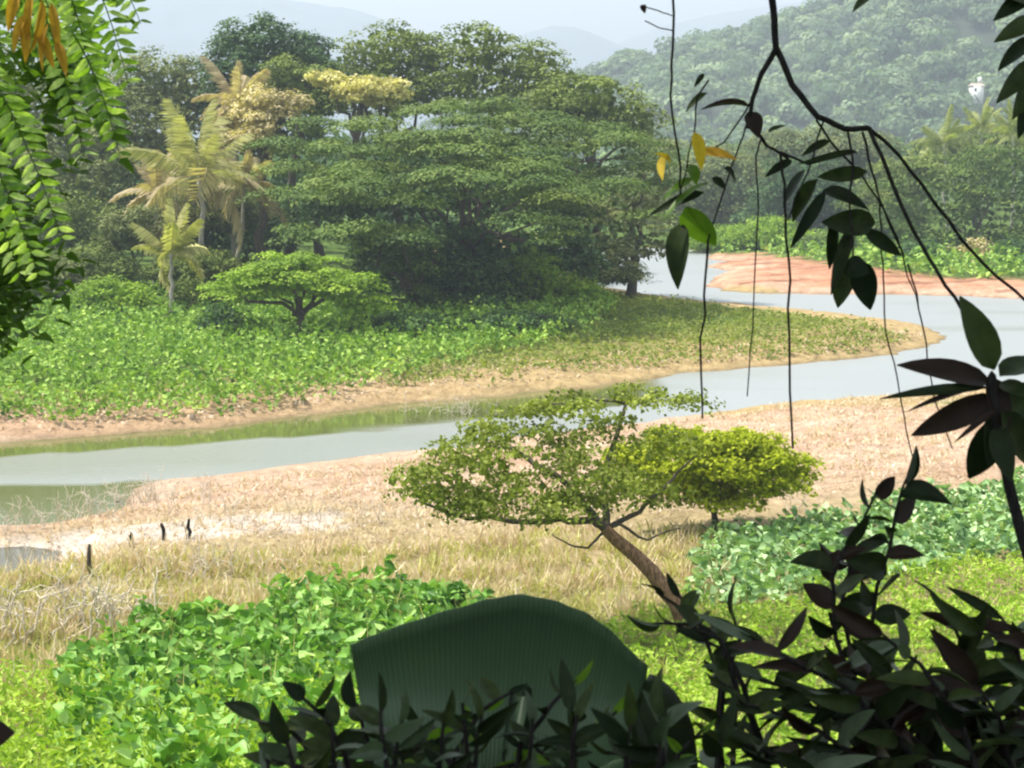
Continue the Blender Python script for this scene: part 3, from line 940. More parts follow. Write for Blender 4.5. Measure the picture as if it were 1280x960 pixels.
Q.add([[-2.7, -2.4, 2.0], [-2.2, -.2, 3.1], [-2.2, .2, 3.1], [-2.7, 2.4, 2.0]], [[0, 1, 2, 3]])
Q.add([[2.7, -2.4, 2.0], [2.2, -.2, 3.1], [2.2, .2, 3.1], [2.7, 2.4, 2.0]], [[1, 0, 3, 2]])
Q.add([[-2.7, -2.4, 2.0], [2.7, -2.4, 2.0], [2.7, 2.4, 2.0], [-2.7, 2.4, 2.0]], [[0, 3, 2, 1]])
Q.add([[-2.2, -.2, 3.1], [2.2, -.2, 3.1], [2.2, .2, 3.1], [-2.2, .2, 3.1]], [[0, 1, 2, 3]])
link('roof', Q.mesh('roof'), root, M['roof'])
Q = Quads(); boxq(Q, (1.4, 0.6, 4.2), (1.3, 1.3, 2.6)); link('tower', Q.mesh('tower'), root, M['wall'])
for xx in (-.9,):
    Q = Quads(); boxq(Q, (xx, -2.02, .4), (.9, .12, 1.3)); link('window', Q.mesh('window'), root, M['window'])

# ------------------------------------------------------------------ ground cover
def scatter(poly_px, dens, rs, z=.7, fuzz=1.0):
    poly = polyZ(poly_px, z)
    lo, hi = poly.min(0) - 1, poly.max(0) + 1
    n = int((hi - lo).prod() * dens)
    P = rs.uniform(lo, hi, size=(n, 2))
    d = segdist(P, poly) + fuzz * fbm(P[:, 0], P[:, 1], 3.2, 3)
    P = P[d < 0]
    sd = river_sd(P)
    P = P[sd > .7]
    return P

def cover_leaves(name, label, poly, dens, L, mat, seed, hgt_m=.6, mound=2.2, z=.7, fuzz=.8, cat='plants', jit=.5, aspect=.85):
    rs = np.random.RandomState(seed)
    P = scatter(poly, dens, rs, z, fuzz)
    n = len(P)
    h = height(P)
    m1 = fbm(P[:, 0], P[:, 1], mound, 3)
    mf = fbm(P[:, 0] * 1.0 + 3, P[:, 1], L * 3.2, 2)
    top = hgt_m * (.55 + .5 * m1) + mf * L * .9
    zz = h + np.clip(top, .05, 9) - rs.uniform(0, 1, n) ** 1.6 * .4 * hgt_m
    e = .15
    gx = (fbm(P[:, 0] + e, P[:, 1], mound, 3) - m1) / e * hgt_m * .5
    gy = (fbm(P[:, 0], P[:, 1] + e, mound, 3) - m1) / e * hgt_m * .5
    e = L * .15
    gx += (fbm(P[:, 0] + 3 + e, P[:, 1], L * 3.2, 2) - mf) / e * L * .5
    gy += (fbm(P[:, 0] + 3, P[:, 1] + e, L * 3.2, 2) - mf) / e * L * .5
    N = norm(np.stack([-gx, -gy, np.ones(n)], 1) + rs.normal(size=(n, 3)) * jit)
    N[:, 2] = np.abs(N[:, 2])
    T = rs.normal(size=(n, 3)); T[:, 2] -= .3
    v = np.clip(.5 + .25 * fbm(P[:, 0] + 7, P[:, 1], mound * 1.7, 3) + rs.normal(size=n) * .28, 0, 1)
    Q = Quads()
    broad(Q, np.column_stack([P, zz]), N, L * rs.uniform(.6, 1.3, n), L * aspect * rs.uniform(.6, 1.2, n), rs, v, T)
    tag(link(name, Q.mesh(name), mat=M[mat]), label, cat, kind='stuff')
    return n

def blades(name, label, poly, dens, H, W, mat, seed, z=.6, fuzz=.6, lean=.35, tuft=1.5, cat='grass', cut=-.2):
    rs = np.random.RandomState(seed)
    P = scatter(poly, dens, rs, z, fuzz)
    k = fbm(P[:, 0] * 1.0, P[:, 1], tuft, 3)
    P = P[k > cut]; k = k[k > cut]
    n = len(P)
    b = np.column_stack([P, height(P) - .03])
    hh = H * rs.uniform(.4, 1.2, n) * (.75 + .5 * np.clip(k, -.5, 1))
    d = rs.normal(size=(n, 3)) * lean; d[:, 2] = 1
    t = b + norm(d) * hh[:, None]
    a = rs.uniform(0, math.pi, n)
    s = np.stack([np.cos(a), np.sin(a), 0 * a], 1) * W * rs.uniform(.5, 1.3, n)[:, None] / 2
    mid = b + (t - b) * .55 + np.stack([d[:, 0], d[:, 1], 0 * a], 1) * -.12 * hh[:, None]
    V = np.stack([b - s * .8, b + s * .8, mid + s, t, mid - s], 1).reshape(-1, 3)
    i = np.arange(n)[:, None] * 5
    Q = Quads()
    V4 = np.stack([b - s * .8, b + s * .8, mid + s, mid - s], 1).reshape(-1, 3)
    Q.add(V4, np.arange(4 * n).reshape(-1, 4), np.clip(.5 + .25 * k + rs.normal(size=n) * .18, 0, 1))
    V4 = np.stack([mid - s, mid + s, t + s * .15, t - s * .15], 1).reshape(-1, 3)
    Q.add(V4, np.arange(4 * n).reshape(-1, 4), np.clip(.6 + .25 * k + rs.normal(size=n) * .18, 0, 1))
    tag(link(name, Q.mesh(name), mat=M[mat]), label, cat, kind='stuff')
    return n

cnts = []
# left bank (far side of the river)
cnts.append(cover_leaves('bank_plants', 'bright green leafy plants covering the left bank below the wood',
    [(-260, 372), (100, 372), (250, 372), (400, 385), (500, 395), (640, 385), (740, 372), (760, 400), (700, 425), (560, 448), (480, 466), (400, 484), (250, 500), (100, 508), (-260, 516)],
    30, .25, 'cover', 41, hgt_m=1.05, mound=2.6, z=1.0, fuzz=1.2))
cnts.append(cover_leaves('point_plants', 'yellow green low plants on the grassy point in the river',
    [(690, 352), (760, 366), (900, 386), (1000, 395), (1090, 405), (1150, 415), (1090, 428), (950, 436), (800, 448), (640, 462), (480, 475), (500, 455), (640, 430), (700, 400)],
    26, .20, 'covergrass', 42, hgt_m=.4, mound=2.5, z=.8, fuzz=1.0))
cnts.append(blades('bank_dry_grass', 'ochre dry grass along the water edge of the left bank',
    [(-200, 505), (100, 500), (400, 475), (600, 455), (800, 440), (1000, 428), (1150, 412), (1170, 420), (1080, 442), (860, 460), (560, 495), (250, 528), (-200, 545)],
    7, .28, .09, 'dry', 43, z=.4, lean=.8))
# far bank green
cnts.append(cover_leaves('far_bank_plants', 'soft green plants behind the red mud of the far bank',
    [(840, 306), (870, 311), (950, 317), (1030, 330), (1100, 344), (1180, 350), (1290, 353), (1500, 357), (1500, 322), (1100, 305), (840, 300)],
    4.0, .55, 'cover', 44, hgt_m=1.3, mound=6, z=.6, fuzz=2))
# near bank
cnts.append(blades('near_dry_grass', 'pale pinkish dry grass and stubble on the near bank beside the water',
    [(-80, 668), (60, 655), (170, 610), (260, 600), (520, 567), (850, 526), (1000, 508), (1280, 486), (1500, 482), (1500, 590), (1280, 590), (1050, 615),
     (860, 640), (600, 680), (400, 700), (-80, 720)],
    42, .28, .045, 'dry', 45, z=.4, lean=.8, cut=.05, tuft=2.0))
cnts.append(blades('tall_dry_grass', 'straw coloured tall grass in the middle of the near bank',
    [(-60, 690), (200, 680), (450, 672), (700, 660), (900, 660), (900, 780), (760, 800), (600, 760), (420, 720), (250, 770), (100, 830), (60, 960), (-60, 960)],
    75, .55, .04, 'dry', 46, z=.7, lean=.45, cut=.0, tuft=2.2))
cnts.append(blades('olive_grass', 'olive green grass between the dry stalks of the near bank',
    [(-60, 700), (200, 685), (520, 680), (900, 650), (900, 800), (500, 800), (200, 800), (80, 960), (-60, 960)],
    80, .42, .045, 'olivegrass', 47, z=.7, lean=.5, cut=-.3))
cnts.append(cover_leaves('creeper', 'bright green broad leaved creeper at the lower left',
    [(75, 1020), (85, 880), (110, 820), (190, 775), (280, 765), (380, 725), (470, 712), (580, 732), (610, 760), (640, 1020), (700, 1300), (200, 1300)],
    95, .24, 'vine', 48, hgt_m=.75, mound=1.5, z=1.0, fuzz=.35, jit=.45))
cnts.append(cover_leaves('pale_creeper', 'pale blue green broad leaved creeper at the right of the near bank',
    [(862, 745), (870, 690), (900, 655), (980, 636), (1060, 628), (1130, 612), (1290, 588), (1500, 575), (1500, 700), (1290, 690), (1150, 705), (1020, 735), (940, 760)],
    95, .22, 'bluevine', 49, hgt_m=.6, mound=1.3, z=1.0, fuzz=.4, jit=.45))
cnts.append(cover_leaves('lime_plants', 'lime green small leaved plants below the pale creeper',
    [(760, 790), (860, 750), (940, 760), (1020, 735), (1150, 705), (1290, 690), (1500, 700), (1900, 1300), (480, 1300), (600, 960), (640, 820)],
    150, .14, 'limegrass', 50, hgt_m=.45, mound=1.2, z=.9, fuzz=.4, jit=.7, aspect=.5))
cnts.append(cover_leaves('lime_plants', 'lime green small leaved plants in the lower left corner',
    [(-600, 1300), (-60, 860), (60, 870), (110, 900), (300, 930), (420, 900), (470, 1020), (500, 1300)],
    150, .13, 'limegrass', 51, hgt_m=.85, mound=1.2, z=1.2, fuzz=.4, jit=.7, aspect=.5))
cnts.append(blades('weeds', 'thin pale grass stems sticking out of the left creeper',
    [(60, 1000), (85, 880), (110, 820), (190, 775), (380, 725), (600, 740), (640, 1020), (400, 1200)], 7, 1.15, .02, 'olivegrass', 56, z=1.0, fuzz=.2, lean=.35, cut=-.4))
cnts.append(blades('weeds', 'thin grass stems sticking out of the lime plants at the right',
    [(760, 790), (860, 750), (1020, 735), (1290, 690), (1500, 700), (1900, 1300), (760, 1020)], 14, .7, .02, 'olivegrass', 57, z=.9, fuzz=.2, lean=.4, cut=-.4))
M['stubble'] = foliage('pinkish_stubble', (.24, .16, .10), (.66, .52, .38), (.9, .8, .66), nscale=1.5, transcol=(1, .95, .9), trans=.2)
NEARP = [(-80, 672), (60, 662), (170, 615), (260, 602), (520, 570), (850, 528), (1000, 512), (1280, 488), (1700, 486), (1700, 600), (1280, 600), (1050, 625),
     (860, 650), (600, 690), (400, 710), (-80, 720)]
cnts.append(blades('stubble', 'broken pinkish stubble and dead stalks on the bare soil of the near bank', NEARP, 60, .24, .04, 'stubble', 52, z=.4, lean=1.6, cut=-.6, tuft=1.1, fuzz=.2))
cnts.append(blades('bank_stubble', 'broken stubble on the strip of bare soil under the green plants of the left bank',
    [(-260, 500), (100, 500), (400, 475), (600, 458), (800, 444), (1000, 432), (1150, 412), (1170, 420), (1080, 442), (860, 460), (560, 495), (250, 530), (-260, 550)],
    16, .26, .07, 'stubble', 53, z=.4, lean=1.6, cut=-.5, tuft=1.5, fuzz=.2))
def clods(name, label, poly, dens, size, mat, seed):
    rs = np.random.RandomState(seed)
    P = scatter(poly, dens, rs, .4, .4)
    n = len(P)
    c = np.column_stack([P, height(P)])
    o8 = np.array([[-1, -1, -.6], [1, -1, -.6], [1, 1, -.6], [-1, 1, -.6], [-.6, -.6, .7], [.6, -.6, .7], [.6, .6, .7], [-.6, .6, .7]], float)
    sz = size * rs.uniform(.3, 1.2, (n, 1, 1)) * (rs.rand(n, 1, 1) ** 1.5 + .3)
    V = c[:, None, :] + o8[None] * sz * rs.uniform(.6, 1.3, (n, 8, 3)) * np.array([1, 1, .7])
    f = np.array([[0, 1, 5, 4], [1, 2, 6, 5], [2, 3, 7, 6], [3, 0, 4, 7], [4, 5, 6, 7]])
    Q = Quads(); Q.add(V.reshape(-1, 3), (np.arange(n)[:, None, None] * 8 + f[None]).reshape(-1, 4), np.repeat(np.clip(.5 + .25 * rs.normal(size=n), 0, 1), 5))
    tag(link(name, Q.mesh(name), mat=M[mat]), label, 'clods', kind='stuff')
    return n
M['clod'] = foliage('dry_clay', (.32, .22, .14), (.48, .35, .24), (.6, .46, .33), trans=0, nscale=1.0, rough=.95, spec=.1)
cnts.append(clods('clods', 'pink clay clods scattered on the near bank', NEARP, 2.5, .07, 'clod', 54))
cnts.append(clods('bank_clods', 'clay clods along the bare rim of the left bank',
    [(-260, 500), (100, 500), (400, 480), (560, 470), (560, 492), (250, 528), (-260, 550)], 5, .10, 'clod', 55))
print('cover counts', cnts)

# dead brush standing in the bay
def dead_brush(name, label, px0, py0, spread, n, H, seed, r=.012):
    rs = np.random.RandomState(seed)
    Q = Quads(); g = ground(px0, py0)
    for q in range(n):
        x = g[0] + rs.normal() * spread; y = g[1] + rs.normal() * spread * .6
        b = np.array([x, y, max(hgt(x, y), -.2)])
        t = b + np.array([rs.normal() * .35, rs.normal() * .3, 1]) * H * rs.uniform(.5, 1.1)
        pts = bend(b, t, rs, 5, .25)
        tube(Q, pts, np.linspace(r, r * .4, 5), 4)
        for k in range(3):
            s = pts[rs.randint(1, 4)]
            e = s + np.array([rs.normal() * .4, rs.normal() * .3, rs.uniform(0, .6)]) * H * .6
            tube(Q, bend(s, e, rs, 4, .3), np.linspace(r * .7, r * .3, 4), 3)
    root = link(name, Q.mesh(name, (g[0], g[1], 0)), mat=M['deadwood'])
    root.location = (g[0], g[1], 0)
    tag(root, label, 'dead shrub', 'dead shrubs on the near bank')
for i, a in enumerate([
        (100, 650, .9, 16, .8, 'pale dead shrub standing by the green bay near the left edge'),
        (160, 632, .8, 14, .8, 'dead bleached shrub at the head of the green bay'),
        (215, 625, .8, 12, .7, 'dead bleached shrub where the pink bank begins'),
        (20, 668, .6, 10, .7, 'small dead shrub at the left edge beside the bay'),
        (570, 545, .7, 12, .9, 'white dead shrub on the shore left of the leaning tree'),
        (440, 655, 1.0, 12, .7, 'sparse dead shrub on the pink soil left of the leaning tree'),
        (260, 655, .6, 8, .6, 'thin dead shrub on the pale sandy strip'),
        (20, 800, .5, 8, 1.4, 'tall bleached dead shrub at the left edge among dry grass'),
        (130, 790, .6, 12, 1.1, 'bleached dead shrub above the creeper at the left'),
        (270, 730, .8, 12, .8, 'bleached dead shrub just above the left creeper'),
        (1010, 640, .3, 4, .7, 'pair of pale dry stalks right of the yellow green bush')]):
    dead_brush('dead_shrub', a[5], a[0], a[1], a[2] * 1.2, int(a[3] * 2.2), a[4], 200 + i, r=.014 if a[4] < 1 else .022)
# short dark stumps
for i, (px, py, h, lab) in enumerate([(205, 676, .42, 'short dark stump on the pale strip, left one of the close pair'),
                                      (235, 676, .5, 'short dark stump on the pale strip, right one of the close pair'),
                                      (163, 688, .35, 'small dark stump below the pale strip'),
                                      (115, 722, .75, 'tall mossy green stake near the puddle')]):
    g = ground(px, py); rs = np.random.RandomState(300 + i)
    Q = Quads()
    tube(Q, bend(g - [0, 0, .1], g + [rs.normal() * .04, 0, h], rs, 5, .15), [.07, .06, .055, .05, .035], 7)
    o = link('stump' if h < .7 else 'stake', Q.mesh('stump', g, True), mat=M['darkbark'] if h < .7 else M['bark'])
    o.location = g
    tag(o, lab, 'stump' if h < .7 else 'stake', 'stumps on the near bank' if h < .7 else None)

# ------------------------------------------------------------------ leaning tree and yellow green bush
def leaning_tree():
    rs = np.random.RandomState(77)
    D = 31.5
    b = ground(872, 800)
    D = b[1]
    root = empty('leaning_tree', b)
    tag(root, 'leaning tree with ragged olive crown and reddish trunk on the near bank', 'tree')
    lob = [(585, 592, 78, 44, 0), (520, 608, 45, 26, -.5), (660, 560, 75, 48, .8), (650, 625, 70, 30, -.6), (600, 548, 55, 25, 1), (720, 520, 60, 26, 1.5),
           (745, 600, 60, 34, 0), (810, 497, 46, 16, 1.8), (850, 500, 22, 9, 1.8), (790, 612, 55, 28, 1.0), (700, 638, 50, 16, -.8), (550, 628, 50, 18, -.8), (830, 560, 45, 20, .8)]
    ells = [ell(l[0], l[1], l[2], l[3], D + l[4], 1.1) for l in lob]
    me, PC = crown_mesh('crown', ells, .42, .095, 85, rs, flat=.38, off=b, cover=1.1, inner=.15, jit=.75, upb=.4, zmin=-.85)
    link('crown', me, root, M['lean'])
    fork = atD(757, 662, D)
    trunk = [b - [0, 0, .2], atD(845, 752, D), atD(800, 700, D), fork]
    pts = np.concatenate([bend(trunk[i], trunk[i + 1], rs, 4, .06)[:-1] for i in range(3)] + [[fork]])
    Q = Quads(); tube(Q, pts, np.linspace(.20, .11, len(pts)), 10)
    link('trunk', Q.mesh('trunk', b, True), root, M['redbark'])
    def limb(path, r0, r1):
        p = [fork if q is None else atD(q[0], q[1], D + q[2]) for q in path]
        pp = np.concatenate([bend(p[i], p[i + 1], rs, 4, .12)[:-1] for i in range(len(p) - 1)] + [[p[-1]]])
        Q = Quads(); tube(Q, pp, np.linspace(r0, r1, len(pp)), 7)
        link('limb', Q.mesh('limb', b, True), root, M['bark'])
    limb([None, (740, 650, 0), (700, 648, -.3), (640, 652, -.5), (560, 640, -.5), (520, 625, -.5)], .09, .02)
    limb([None, (730, 630, .3), (690, 590, .5), (640, 560, .8), (590, 550, 1)], .09, .02)
    limb([None, (755, 620, .6), (760, 575, 1.2), (775, 530, 1.5), (782, 505, 1.8), (820, 490, 1.8)], .08, .02)
    limb([None, (775, 655, 0), (810, 675, -.2), (850, 660, 0)], .045, .012)
    limb([None, (735, 685, -.3), (710, 680, -.4), (690, 668, -.4)], .03, .01)
    limb([None, (800, 640, .4), (840, 600, .8), (870, 570, 1)], .06, .015)
    limb([(782, 505, 1.8), (740, 500, 1.7), (690, 505, 1.5)], .035, .012)
leaning_tree()
tree('bush', 'rounded yellow green bush at the right of the leaning tree', 900, 39.5,
     [(900, 572, 85, 32), (955, 588, 55, 34), (835, 585, 60, 30), (925, 608, 70, 32), (992, 585, 32, 18), (865, 550, 55, 14), (930, 552, 50, 14), (860, 612, 50, 26), (800, 575, 40, 18)], 'yellowgreen', seed=90, pad=.4, leaf=.12, dens=80, flat=.4,
     trunk_r=.1, limbs=6, cat='bush', cover=1.3, zmin=-.6, inner=.8, jit=.7)
tree('sapling', 'dark green leafy sapling at the right tip of the left creeper', 575, 31,
     [(572, 742, 14, 16), (562, 752, 12, 12)], 'vine', seed=91, pad=.2, leaf=.12, dens=14, flat=.6, trunk_r=.02, limbs=2, cat='sapling')

# ------------------------------------------------------------------ leaves close to the eye
def leaf_me(name, w=.35, fold=.12, droop=.15, nseg=7, tipp=1.0, wave=0.0):
    """unit leaf along +X (length 1), normal +Z, pointed tip, shallow V fold; w = width / length"""
    Q = Quads()
    rows = []
    for i in range(nseg + 1):
        t = i / nseg
        hw = w * .5 * (math.sin(math.pi * min(1, t * .96 + .03) ** (.8)) ** .8) if 0 < i < nseg else w * .03
        z = -droop * t * t + wave * math.sin(t * 9)
        rows.append([[t, -hw, z + fold * hw * 2], [t, -hw * .5, z + fold * hw * .9], [t, 0, z], [t, hw * .5, z + fold * hw * .9], [t, hw, z + fold * hw * 2 + wave * math.cos(t * 11)]])
    V = np.array(rows).reshape(-1, 3)
    Fq = []
    for i in range(nseg):
        for j in range(4):
            a = i * 5 + j
            Fq.append([a, a + 1, a + 6, a + 5])
    Q.add(V, Fq, .5)
    # raised midrib underneath
    t = np.linspace(0, .95, 6)
    tube(Q, np.stack([t, 0 * t, -droop * t * t - .004], 1), np.linspace(.012, .004, 6), 4, .9)
    return Q.mesh(name, smooth=True)

LEAVES = {}
def leaf_obj(parent, org, base, tip, width, mat, roll=0.0, name='leaf', droop=.15, fold=.12):
    """places a leaf between two world points; org = world location of the parent"""
    base = Vector(base); tip = Vector(tip)
    d = tip - base
    L = d.length
    key = (round(width / L * 10) / 10, mat, round(droop, 2), round(fold, 2))
    if key not in LEAVES:
        me = leaf_me('leaf', max(.1, key[0]), fold, droop)
        me.materials.append(M[mat])
        LEAVES[key] = me
    o = bpy.data.objects.new(name, LEAVES[key])
    C.objects.link(o)
    x = d.normalized()
    view = (Vector((0, 0, CZ)) - base).normalized()
    up = Vector((0, 0, 1)) * .5 + view
    up = (up - x * up.dot(x)).normalized()
    up = Matrix.Rotation(roll, 3, x) @ up
    y = up.cross(x)
    m3 = Matrix((x, y, up)).transposed()
    M4 = m3.to_4x4() @ Matrix.Scale(L, 4)
    M4.translation = base - Vector(org)
    o.parent = parent
    o.matrix_parent_inverse = Matrix.Identity(4)
    o.matrix_basis = M4
    return o

def twig(parent, org, pts, r0, r1, mat='darkbark', name='twig', rs=None, sides=6):
    rs = rs or np.random.RandomState(1)
    p = [np.asarray(q, float) for q in pts]
    pp = np.concatenate([bend(p[i], p[i + 1], rs, 4, .05)[:-1] for i in range(len(p) - 1)] + [[p[-1]]])
    Q = Quads(); tube(Q, pp, np.linspace(r0, r1, len(pp)), sides)
    return link(name, Q.mesh(name, org, True), parent, M[mat])

rsL = np.random.RandomState(8)
# --- the tree that stands over the viewer; its twigs hang into the view
OD = 4.6
org = np.array([5.0, 3.0, hgt(5.0, 3.0)])
OT = empty('overhanging_tree', org)
tag(OT, 'tree over the viewpoint whose dark forked branch hangs in from the top right of centre', 'tree')
Q = Quads()
tpts = [org - [0, 0, .2], org + [-.2, .1, 2.5], org + [-.6, .3, 5.0], org + [-1.0, .8, 6.6]]
tube(Q, np.concatenate([bend(tpts[i], tpts[i + 1], rsL, 4, .05)[:-1] for i in range(3)] + [[tpts[3]]]), np.linspace(.24, .13, 10), 10)
link('trunk', Q.mesh('trunk', org, True), OT, M['bark'])
hub = tpts[3]
bt = atD(960, -90, OD)
for e in [(1.5, 5, 15), (-1.5, 4.5, 15), (-4, 4, 14.6), (-3.0, 6.5, 15.5), (3, 1, 15.5), (5, 6.5, 15.5)]:
    Q = Quads(); tube(Q, bend(hub, e, rsL, 7, .15, .05), np.linspace(.09, .03, 7), 7)
    link('limb', Q.mesh('limb', org, True), OT, M['bark'])
Q = Quads(); tube(Q, np.concatenate([bend(hub, (2.0, 4.2, 14.2), rsL, 5, .1)[:-1], bend((2.0, 4.2, 14.2), bt, rsL, 6, .1)]), np.linspace(.05, .012, 10), 7)
link('limb', Q.mesh('limb', org, True), OT, M['darkbark'])
ells = [(np.array(c, float), np.array(r, float)) for c, r in [((-3.2, 3.2, 14.8), (3.4, 1.9, .8)), ((0, 4.0, 15.2), (3.2, 1.8, .9)), ((3.4, 4.2, 15.4), (3.0, 2.6, .9)),
                                                             ((-2.5, 2.0, 15.0), (3.0, 2.0, .8)), ((1.5, 1.5, 15.2), (3.2, 2.2, .8)), ((2.5, 6.0, 16.2), (2.6, 1.5, .7))]]
me, _ = crown_mesh('crown', ells, .55, .17, 46, rsL, flat=.4, off=org, cover=2.2, inner=1.2, zmin=-.4)
link('crown', me, OT, M['dark'])

def P5(px, py, dd=0.0): return atD(px, py, OD + dd)
FK = [(962, -90), (964, -20), (968, 25), (970, 60)]
hang = twig(OT, org, [P5(*q) for q in FK], .012, .010, name='branch')
def hb(pts, r0, r1, dd=0.0, n='twig'):
    return twig(OT, org, [P5(q[0], q[1], dd * i / max(1, len(pts) - 1)) for i, q in enumerate(pts)], r0, r1, name=n, rs=rsL)
hb([(970, 60), (952, 92), (941, 122), (937, 150), (958, 182), (985, 198)], .009, .004)
hb([(970, 60), (990, 106), (1022, 146), (1056, 161), (1086, 160)], .010, .008, 0)
hb([(1086, 160), (1112, 182), (1152, 230), (1202, 300), (1245, 345), (1310, 405)], .006, .005, .2)
hb([(1086, 160), (1108, 210), (1140, 285), (1172, 340), (1203, 388)], .006, .005, -.2)
hb([(1060, 165), (1066, 200), (1062, 260), (1066, 320)], .004, .003, -.1)
hb([(1078, 165), (1090, 215), (1100, 250), (1128, 318), (1150, 395)], .004, .002, .1)
hb([(1020, 150), (1045, 185), (1075, 215), (1105, 262), (1130, 320)], .004, .003, .1)
hb([(941, 122), (905, 178), (870, 200)], .003, .002)
hb([(975, 190), (1010, 205), (1060, 192), (1070, 190)], .004, .003)
hb([(937, 150), (925, 180), (910, 222), (885, 300)], .003, .0025)
hb([(886, 100), (872, 120), (868, 165), (850, 240)], .003, .002)
hb([(1030, 150), (1010, 215), (985, 275)], .003, .0025)
VINE = [([(840, -60), (841, 60), (838, 120), (848, 190), (852, 250)], .004, .003),
        ([(885, 300), (880, 370), (876, 450), (878, 522)], .004, .003),
        ([(952, 172), (945, 195), (948, 260), (944, 330), (941, 410), (934, 495)], .0028, .002),
        ([(975, 190), (981, 230), (982, 272), (988, 350), (987, 450), (991, 560)], .0045, .0035),
        ([(1100, 250), (1102, 300), (1104, 345), (1107, 415), (1122, 475), (1133, 540), (1141, 572)], .003, .002),
        ([(1135, 330), (1148, 385), (1158, 430), (1168, 500), (1190, 560)], .003, .002),
        ([(803, 8), (822, 13), (841, 20)], .0018, .0018), ([(806, 26), (822, 34), (840, 38)], .0018, .0018)]
for pts, r0, r1 in VINE:
    hb(pts, r0, r1, 0, 'hanging_vine')
HL = [((938, 133), (882, 118), 15, 'leafred'), ((884, 116), (856, 135), 9, 'leafdark'), ((935, 140), (952, 166), 22, 'leafred'), ((950, 150), (932, 158), 12, 'leafdark'),
      ((960, 165), (972, 154), 6, 'leafdark'), ((1038, 176), (1000, 192), 9, 'leafdark'), ((1068, 188), (1002, 203), 9, 'leafdark'), ((990, 200), (958, 216), 9, 'leafdark'),
      ((1006, 212), (975, 256), 15, 'leafdark'), ((1022, 224), (982, 278), 15, 'leafdark'), ((1032, 238), (990, 308), 15, 'leafdark'),
      ((1084, 214), (1020, 222), 18, 'leafdark'), ((1028, 238), (1082, 252), 17, 'leafdark'), ((1094, 278), (1034, 278), 28, 'leafdark'),
      ((1042, 272), (1038, 342), 12, 'leafdark'), ((1064, 286), (1040, 358), 18, 'leafdark'), ((1068, 322), (1045, 384), 26, 'leafdark'),
      ((1074, 324), (1088, 388), 26, 'leafdark'), ((1056, 330), (1084, 340), 24, 'leafdark'), ((1080, 288), (1132, 320), 13, 'leafdark'),
      ((868, 165), (882, 205), 13, 'leafyellow'), ((872, 192), (922, 196), 16, 'leafbrown'), ((834, 192), (822, 218), 13, 'leafyellow'), ((838, 205), (828, 188), 10, 'leafyellow'),
      ((905, 210), (925, 226), 12, 'leafdark'), ((890, 222), (908, 236), 10, 'leafdark'), ((885, 228), (822, 252), 13, 'leafgreen'), ((880, 240), (818, 256), 10, 'leafdark'),
      ((858, 258), (892, 310), 36, 'leafgreen'), ((852, 278), (838, 350), 23, 'leafdark'), ((866, 222), (836, 238), 11, 'leafgreen'), ((862, 205), (872, 225), 14, 'leafgreen'),
      ((850, 236), (828, 246), 9, 'leafgreen'), ((880, 92), (868, 108), 6, 'leafdark'), ((803, 6), (806, 16), 6, 'leafred'), ((1095, -12), (1066, 10), 13, 'leafdark')]
px2m = OD / F
for (b_, t_, w_, m_) in HL:
    leaf_obj(hang, org, P5(b_[0], b_[1], rsL.uniform(-.05, .05)), P5(t_[0], t_[1], rsL.uniform(-.1, .05)), w_ * px2m * 1.25, m_, rsL.normal() * .5, droop=rsL.choice([.1, .2, .35]), fold=rsL.choice([.12, .3]))

# --- leaves at the top right corner
org2 = np.array([3.4, 4.4, hgt(3.4, 4.4)])
RB = empty('corner_branch_tree', org2)
tag(RB, 'small tree whose serrated row of dark green leaves enters at the top right corner', 'tree')
twig(RB, org2, [org2 - [0, 0, .1], org2 + [-.1, 0, 1.6], org2 + [-.5, .1, 3.0], atD(1335, -40, 4.4)], .03, .012, name='trunk')
st = twig(RB, org2, [atD(1335, -40, 4.4), atD(1296, 20, 4.4), atD(1292, 90, 4.4), atD(1290, 150, 4.4)], .008, .004, name='branch')
for (b_, t_, w_) in [((1294, -14), (1248, 18), 20), ((1296, 22), (1250, 46), 20), ((1296, 45), (1250, 78), 22), ((1294, 75), (1252, 122), 22), ((1292, 100), (1270, 142), 18), ((1291, 115), (1276, 166), 18),
                     ((1300, 0), (1262, -12), 20), ((1300, 20), (1335, 60), 20), ((1298, 60), (1340, 110), 20)]:
    leaf_obj(st, org2, atD(b_[0], b_[1], 4.4), atD(t_[0], t_[1], 4.3), w_ * 4.4 / F * 1.2, 'leafdark', rsL.normal() * .3)

